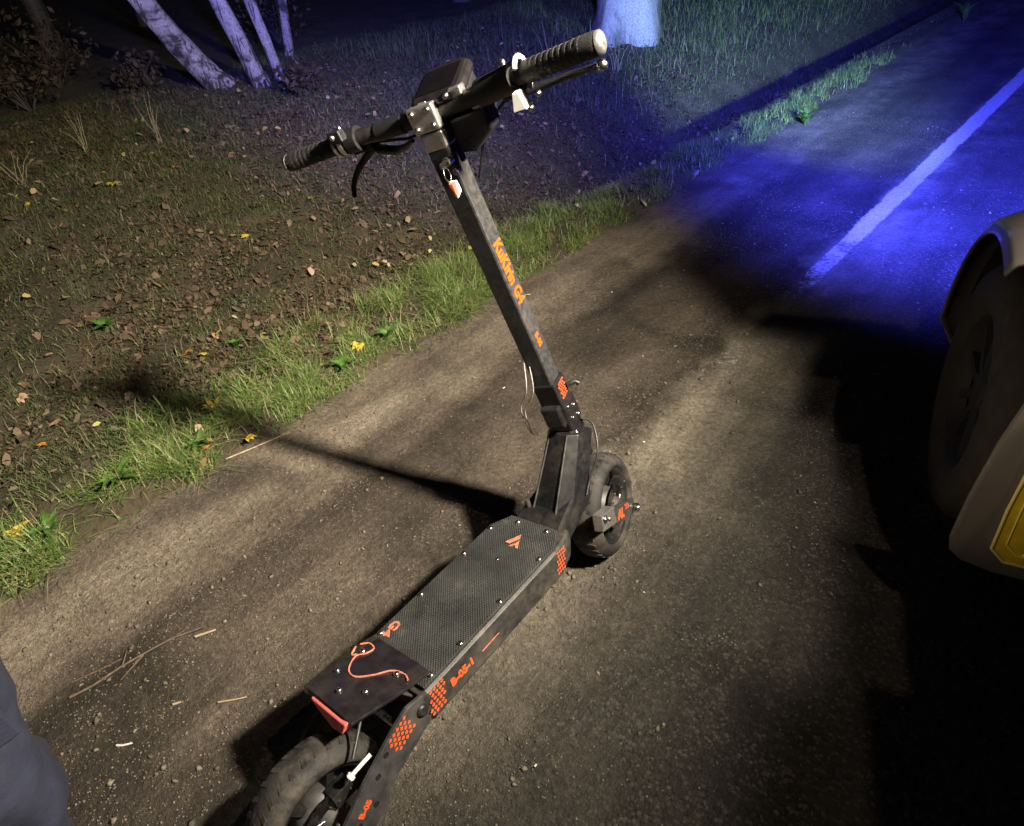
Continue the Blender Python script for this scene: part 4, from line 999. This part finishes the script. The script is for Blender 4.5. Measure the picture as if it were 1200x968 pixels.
LITTER = mat('leaf_litter', (0, 0, 0), .7, island=[(.095, .06, .036), (.07, .046, .028), (.125, .085, .052), (.055, .038, .023), (.19, .135, .085), (.085, .06, .04), (.11, .07, .045), (.26, .19, .125), (.08, .055, .03)])
n_ = 60000
ab = pick(n_, -6.5, -1.35, -.9, 7, lambda a, b_: sstep(-a, 1.4, 1.85) * (.25 + .75 * sstep(fbm(a * 1.3, b_ * 1.3, 101), .38, .6)) * (.3 + .7 * sstep(fbm(a * 6, b_ * 6, 103), .36, .56)) * (1 - .75 * sstep(b_, 3.5, 7)))
V, F = leaves_np(ab[0], ab[1], rng.uniform(.004, .013, n_) * (1 + 1.3 * (rng.uniform(0, 1, n_) > .88)), rng)
tag(mesh_np('leaf_litter', V, F, LITTER), 'brown fallen leaves covering the bank', 'leaf litter', kind='stuff')
n_ = 420
ab = pick(n_, -5.5, -1.3, -1.0, 6, lambda a, b_: .2 + .8 * sstep(fbm(a * 2, b_ * 2, 131), .45, .65))
V, F = leaves_np(ab[0], ab[1], rng.uniform(.012, .03, n_), rng, .03)
tag(mesh_np('pale_leaf_litter', V, F, mat('pale_leaf_litter', (0, 0, 0), .6, island=[(.5, .36, .10), (.42, .30, .2), (.5, .42, .16), (.35, .2, .1), (.5, .4, .3), (.45, .45, .15)])), 'pale and yellow fallen leaves strewn over the bank', 'leaf litter', kind='stuff')

# dry straw scraps lying flat between the leaves
n_ = 20000; ab = pick(n_, -6.5, -1.3, -1.0, 8, lambda a, b_: (.2 + .8 * sstep(fbm(a * 2.5, b_ * 2.5, 171), .4, .6)) * (.4 + .6 * sstep(-a, 1.5, 1.9)))
V, F = blades(n_, ab, rng.uniform(.03, .09, n_), rng.uniform(.0015, .003, n_), 2.6, rng, 2); V[:, 2] += .008
tag(mesh_np('straw_scraps', V, F, mat('straw_scraps', (0, 0, 0), .7, island=[(.32, .25, .15), (.22, .17, .1), (.42, .34, .22), (.16, .12, .07), (.28, .2, .12)])), 'thin dry straw scraps scattered over the bank', 'straw', kind='stuff')

# ------------------------------------------------------------------ loose grit on shoulder and asphalt
def pebbles(n_, a, b_, size, rng, m, name, label):
    x, y = road_xy(a, b_); z = road_h(a, b_)
    O = np.array([[1, 0, 0], [-1, 0, 0], [0, 1, 0], [0, -1, 0], [0, 0, 1], [0, 0, -1]], float)
    sc_ = size[:, None] * rng.uniform(.5, 1.2, (n_, 3)); an = rng.uniform(0, 6.28, n_); ca, sa = np.cos(an), np.sin(an)
    V = O[None] * sc_[:, None, :]; V = V + rng.normal(0, .18, V.shape) * size[:, None, None]
    X = V[..., 0] * ca[:, None] - V[..., 1] * sa[:, None]; Y = V[..., 0] * sa[:, None] + V[..., 1] * ca[:, None]
    V = np.stack([X + x[:, None], Y + y[:, None], V[..., 2] * .7 + z[:, None] + size[:, None] * .25], -1).reshape(-1, 3)
    T = np.array([[0, 2, 4], [2, 1, 4], [1, 3, 4], [3, 0, 4], [2, 0, 5], [1, 2, 5], [3, 1, 5], [0, 3, 5]])
    F = (np.arange(n_)[:, None, None] * 6 + T[None]).reshape(-1, 3)
    return tag(mesh_np(name, V, F, m), label, 'gravel', kind='stuff')
GRITM = mat('grit_stone', (0, 0, 0), .85, island=[(.11, .09, .065), (.16, .13, .095), (.08, .065, .05), (.20, .17, .125), (.12, .1, .08), (.19, .165, .13), (.07, .06, .05)])
n_ = 45000
ab = pick(n_, -1.4, 1.3, -.9, 5.5, lambda a, b_: (.15 + .85 * sstep(fbm(a * 3, b_ * 2, 141), .36, .6)) * (1 - .7 * sstep(a, .1, .9)) * (1 - .8 * sstep(b_, 2.2, 4.5)))
pebbles(n_, ab[0], ab[1], rng.uniform(.0012, .0038, n_) * (1 + 1.6 * (rng.uniform(0, 1, n_) > .97)), rng, GRITM, 'grit', 'loose sand grit and small stones on the shoulder')

# ------------------------------------------------------------------ single plants, leaves, twigs and chips
WEEDM = mat('weed_leaf', (.075, .16, .03), .45, 0, .35, 40); YLEAF = mat('yellow_leaf', (.55, .42, .06), .55, 0, .3, 60); ORLEAF = mat('orange_leaf', (.45, .22, .05), .6, 0, .3, 60); TANLEAF = mat('tan_leaf', (.38, .25, .15), .65, 0, .3, 60)
STRAW = mat('straw', (.42, .34, .2), .7, 0, .25, 60); TWIG = mat('twig_bark', (.11, .08, .055), .85, 0, .35, 90); CHIP = mat('pale_wood_chip', (.33, .25, .16), .7, 0, .2, 90); WCHIP = mat('white_chip', (.6, .56, .5), .7, 0, .15, 60)
def leaf_mb(mb, base, d, L_, w_, curl, up=Vector((0, 0, 1)), lobes=0):
    d = Vector(d).normalized(); sd = d.cross(up).normalized(); nn = sd.cross(d); N = 7; V = []
    for i in range(N + 1):
        t_ = i / N; ww = w_ * math.sin(math.pi * min(1, .06 + t_ * .94) ** .8) * (1 + lobes * math.sin(t_ * 21))
        c = Vector(base) + d * (L_ * t_) + nn * (curl * L_ * (t_ - t_ * t_ * 1.5))
        V += [c - sd * ww + nn * ww * .35, c, c + sd * ww + nn * ww * .35]
    mb.add(V, [(i * 3 + k, i * 3 + k + 1, i * 3 + 4 + k, i * 3 + 3 + k) for i in range(N) for k in (0, 1)], True)
    return mb
def weed(x, y, n_, L_, w_, upr, label, m=WEEDM, seed=0, lobes=0):
    rr = random.Random(seed); a, b_ = to_ab(x, y); z = max(float(ground_h(a, b_)), -.005)
    w_ *= .72; o = empty('weed_plant', (x, y, z)); tag(o, label, 'plant', 'weeds in the grass verge')
    MB().tube([(0, 0, -.01), (0, 0, .015)], [.004, .005], 6).build('crown_base', m, o)
    n_ += 5
    for k in range(n_):
        an = 2 * math.pi * k / n_ + rr.uniform(-.5, .5); u = upr * rr.uniform(.6, 1.3)
        leaf_mb(MB(), (0, 0, .012), (math.cos(an), math.sin(an), u), L_ * rr.uniform(.4, 1.1), w_ * rr.uniform(.8, 1.2), .5, lobes=lobes).build('leaf', m, o)
weed(-1.46, .21, 8, .10, .020, .9, 'broad-leaved green weed in the grass at the left edge of the verge', seed=1)
weed(-1.37, 1.33, 6, .085, .020, 1.2, 'bright green two-leaved seedling at the verge edge nearest the scooter stem', seed=2)
weed(-1.36, 1.08, 7, .075, .016, .9, 'light green weed by the yellow leaf on the verge, left of the stem', seed=3)
weed(-1.40, .48, 7, .07, .018, 1.1, 'small green weed beside the orange leaf in the grass', seed=4, lobes=.15)
weed(-2.50, .64, 9, .085, .018, .8, 'bluish green rosette among the brown leaves', seed=5)
weed(-1.56, .62, 6, .07, .012, 1.4, 'yellow flowering weed just right of the handlebar shadow', YLEAF, seed=6)
weed(-1.43, -.02, 8, .08, .018, .9, 'low dandelion rosette at the left border of the picture', seed=7, lobes=.2)
weed(-1.95, .95, 6, .075, .014, 1.5, 'upright pale green weed above the handlebar shadow', seed=8)
weed(-.98, 5.1, 7, .16, .03, 1.5, 'weed at the edge of the blue lit road', seed=9)
weed(-.86, 9.6, 9, .26, .04, 1.8, 'tall pale weed at the far end of the road edge', seed=10)
def fallen(x, y, m, size, label, n_=1, seed=0, group='bright fallen leaves'):
    rr = random.Random(seed); a, b_ = to_ab(x, y); z = max(float(ground_h(a, b_)), 0 if a > -1.33 else -9) + .03
    mb = MB()
    for k in range(5):
        an = rr.uniform(0, .6) + (k - 2) * .62
        leaf_mb(mb, (0, 0, 0), (math.cos(an), math.sin(an), rr.uniform(-.1, .25)), size * (1.0 - .13 * abs(k - 2)), size * .26, .35)
    mb.tube([(0, 0, 0), (-size * .6, rr.uniform(-.2, .2) * size, .004)], .0009, 5)
    o = mb.build('fallen_leaf', m, None); o.location = (x, y, z); o.rotation_euler = (rr.uniform(-.4, .4), rr.uniform(-.4, .4), rr.uniform(0, 6.28)); tag(o, label, 'leaf', group)
fallen(-1.52, -.10, YLEAF, .042, 'pale yellow leaf in the grass at the left border', seed=1)
fallen(-1.50, -.07, YLEAF, .034, 'smaller yellow leaf touching the pale one at the left border', seed=2)
fallen(-1.36, .48, ORLEAF, .040, 'orange leaf lying in the grass strip near the shoulder', seed=3)
fallen(-1.30, .60, YLEAF, .034, 'yellow leaf in the grass beside the dry straw', seed=4)
fallen(-2.07, .78, ORLEAF, .045, 'orange yellow leaf right above the handlebar shadow', seed=5)
fallen(-2.00, .82, YLEAF, .036, 'yellow leaf touching the orange leaf above the handlebar shadow', seed=6)
fallen(-1.42, 1.22, YLEAF, .050, 'large pale yellow leaf in the verge left of the stem', seed=7)
fallen(-1.50, .33, TANLEAF, .032, 'tan leaf on the grass next to the broad-leaved weed', seed=8)
fallen(-2.05, .22, TANLEAF, .048, 'large tan leaf left of the handlebar shadow', seed=9)
fallen(-2.35, .20, TANLEAF, .036, 'tan leaf at the left border among brown litter', seed=10)
fallen(-3.75, 1.35, YLEAF, .055, 'yellow leaf on the olive grass in the middle of the bank', seed=11)
fallen(-2.75, 1.55, YLEAF, .040, 'lone yellow leaf on the bank below the left grip', seed=12)
fallen(-2.10, 3.9, TANLEAF, .060, 'tan leaf on the dark verge right of the stem', seed=13)
fallen(-2.25, 2.75, WCHIP, .034, 'whitish leaf on the dark bank behind the stem', seed=14)
for i in range(26):
    a = random.uniform(-4.5, -1.9); b_ = random.uniform(-.3, 4.2); x, y = road_xy(a, b_)
    fallen(float(x), float(y), random.choice((TANLEAF, TANLEAF, ORLEAF, YLEAF)), random.uniform(.022, .036), 'small tan or yellow fallen leaf on the bank', seed=40 + i, group='small fallen leaves on the bank')
def twig(name, pts, r, m, label, cat, group, branch=None):
    P = [Vector((x, y, float(road_h(*to_ab(x, y))) + r * 1.2 + dz)) for x, y, dz in pts]
    mb = MB().tube(P, [r * (1 - .5 * i / len(P)) for i in range(len(P))], 6)
    if branch:
        for bq in branch: mb.tube([Vector((x, y, float(road_h(*to_ab(x, y))) + r + dz)) for x, y, dz in bq], [r * .7, r * .3], 5)
    o = mb.build(name, m, None); tag(o, label, cat, group)
GT = 'twigs on the shoulder'
twig('twig', [(-.82, -.22, 0), (-.80, -.17, .003), (-.795, -.10, .001), (-.775, -.03, .004), (-.765, .02, 0), (-.72, .09, .006)], .0035, TWIG, 'longest twig, forked, lying on the shoulder left of the rear wheel', 'twig', GT, [[(-.795, -.10, 0), (-.83, -.07, .004)], [(-.765, .02, 0), (-.75, .07, .012)], [(-.78, -.05, .002), (-.76, -.12, .0)]])
twig('twig', [(-.86, -.20, 0), (-.83, -.13, .002), (-.82, -.09, 0)], .002, TWIG, 'thin twig parallel to the longest twig', 'twig', GT)
twig('wood_chip', [(-.715, .06, .002), (-.70, .085, .002), (-.69, .105, .001)], .004, CHIP, 'pale splinter at the tip of the longest twig', 'wood chip', GT)
twig('wood_chip', [(-.50, .0, .001), (-.475, .025, .002), (-.455, .05, 0)], .0026, CHIP, 'thin pale splinter left of the rear fender shadow', 'wood chip', GT)
twig('wood_chip', [(-.585, -.07, .001), (-.575, -.055, .001)], .0036, CHIP, 'stubby tan chip on the dirt between person and rear wheel', 'wood chip', GT)
twig('wood_chip', [(-.60, -.20, .001), (-.585, -.19, .003), (-.575, -.175, .001)], .003, WCHIP, 'curled pale chip near the navy trouser leg', 'wood chip', GT)
twig('dry_straw', [(-1.30, .50, .006), (-1.27, .60, .004), (-1.235, .72, .004)], .003, STRAW, 'dry straw lying along the grass edge by the stem shadow', 'straw', None)
twig('dry_straw', [(-1.345, -.20, .006), (-1.32, -.14, .006), (-1.30, -.09, .003)], .0028, STRAW, 'dry straw at the grass edge in the left corner', 'straw', None)
twig('twig', [(-1.12, 2.0, .003), (-1.16, 1.96, .006), (-1.22, 1.94, .012), (-1.30, 1.93, .02)], .003, STRAW, 'dry straw stalk reaching from the verge behind the stem', 'straw', None)
for i in range(16):
    a = random.uniform(-1.15, .6); b_ = random.uniform(-.3, 3.0); x, y = road_xy(a, b_); an = random.uniform(0, 6.28); l = random.uniform(.004, .010)
    twig('pale_chip', [(x, y, .0), (x + l * math.cos(an), y + l * math.sin(an), .001)], random.uniform(.0016, .003), WCHIP, 'tiny whitish chip lying on the dirt and asphalt', 'chip', 'tiny whitish chips')
# tall dry weeds on the bank
for i, (x, y, h, lb) in enumerate(((-4.50, 2.00, .30, 'dry stalk pair standing on the bank below the leaning birch'), (-4.75, 1.62, .24, 'dry stalk left of the stalk pair on the bank'), (-4.35, 1.05, .22, 'dry bent stalk on the left bank'), (-3.45, 5.3, .30, 'dry grass clump at the foot of the thick trunk'), (-2.9, 5.6, .22, 'dry stalks right of the thick trunk'))):
    o = empty('dry_weed', (x, y, gz(x, y))); tag(o, lb, 'plant', 'dry weeds on the bank'); rr = random.Random(i)
    for k in range(6):
        e = Vector((rr.uniform(-.12, .12), rr.uniform(-.12, .12), h * rr.uniform(.6, 1.1)))
        MB().tube([(rr.uniform(-.03, .03), rr.uniform(-.03, .03), -.02), e * .5 + Vector((0, 0, .03)), e], [.0018, .0014, .0008], 5).build('stalk', STRAW, o)
x, y = -2.81, 9.4
twig_o = MB().tube([(-2.3, 9.9, .32), (-2.8, 9.5, .34), (-3.3, 9.0, .36)], [.010, .009, .006], 6).build('dead_branch', STRAW, None); tag(twig_o, 'long pale dead branch on the far grass bank', 'branch')
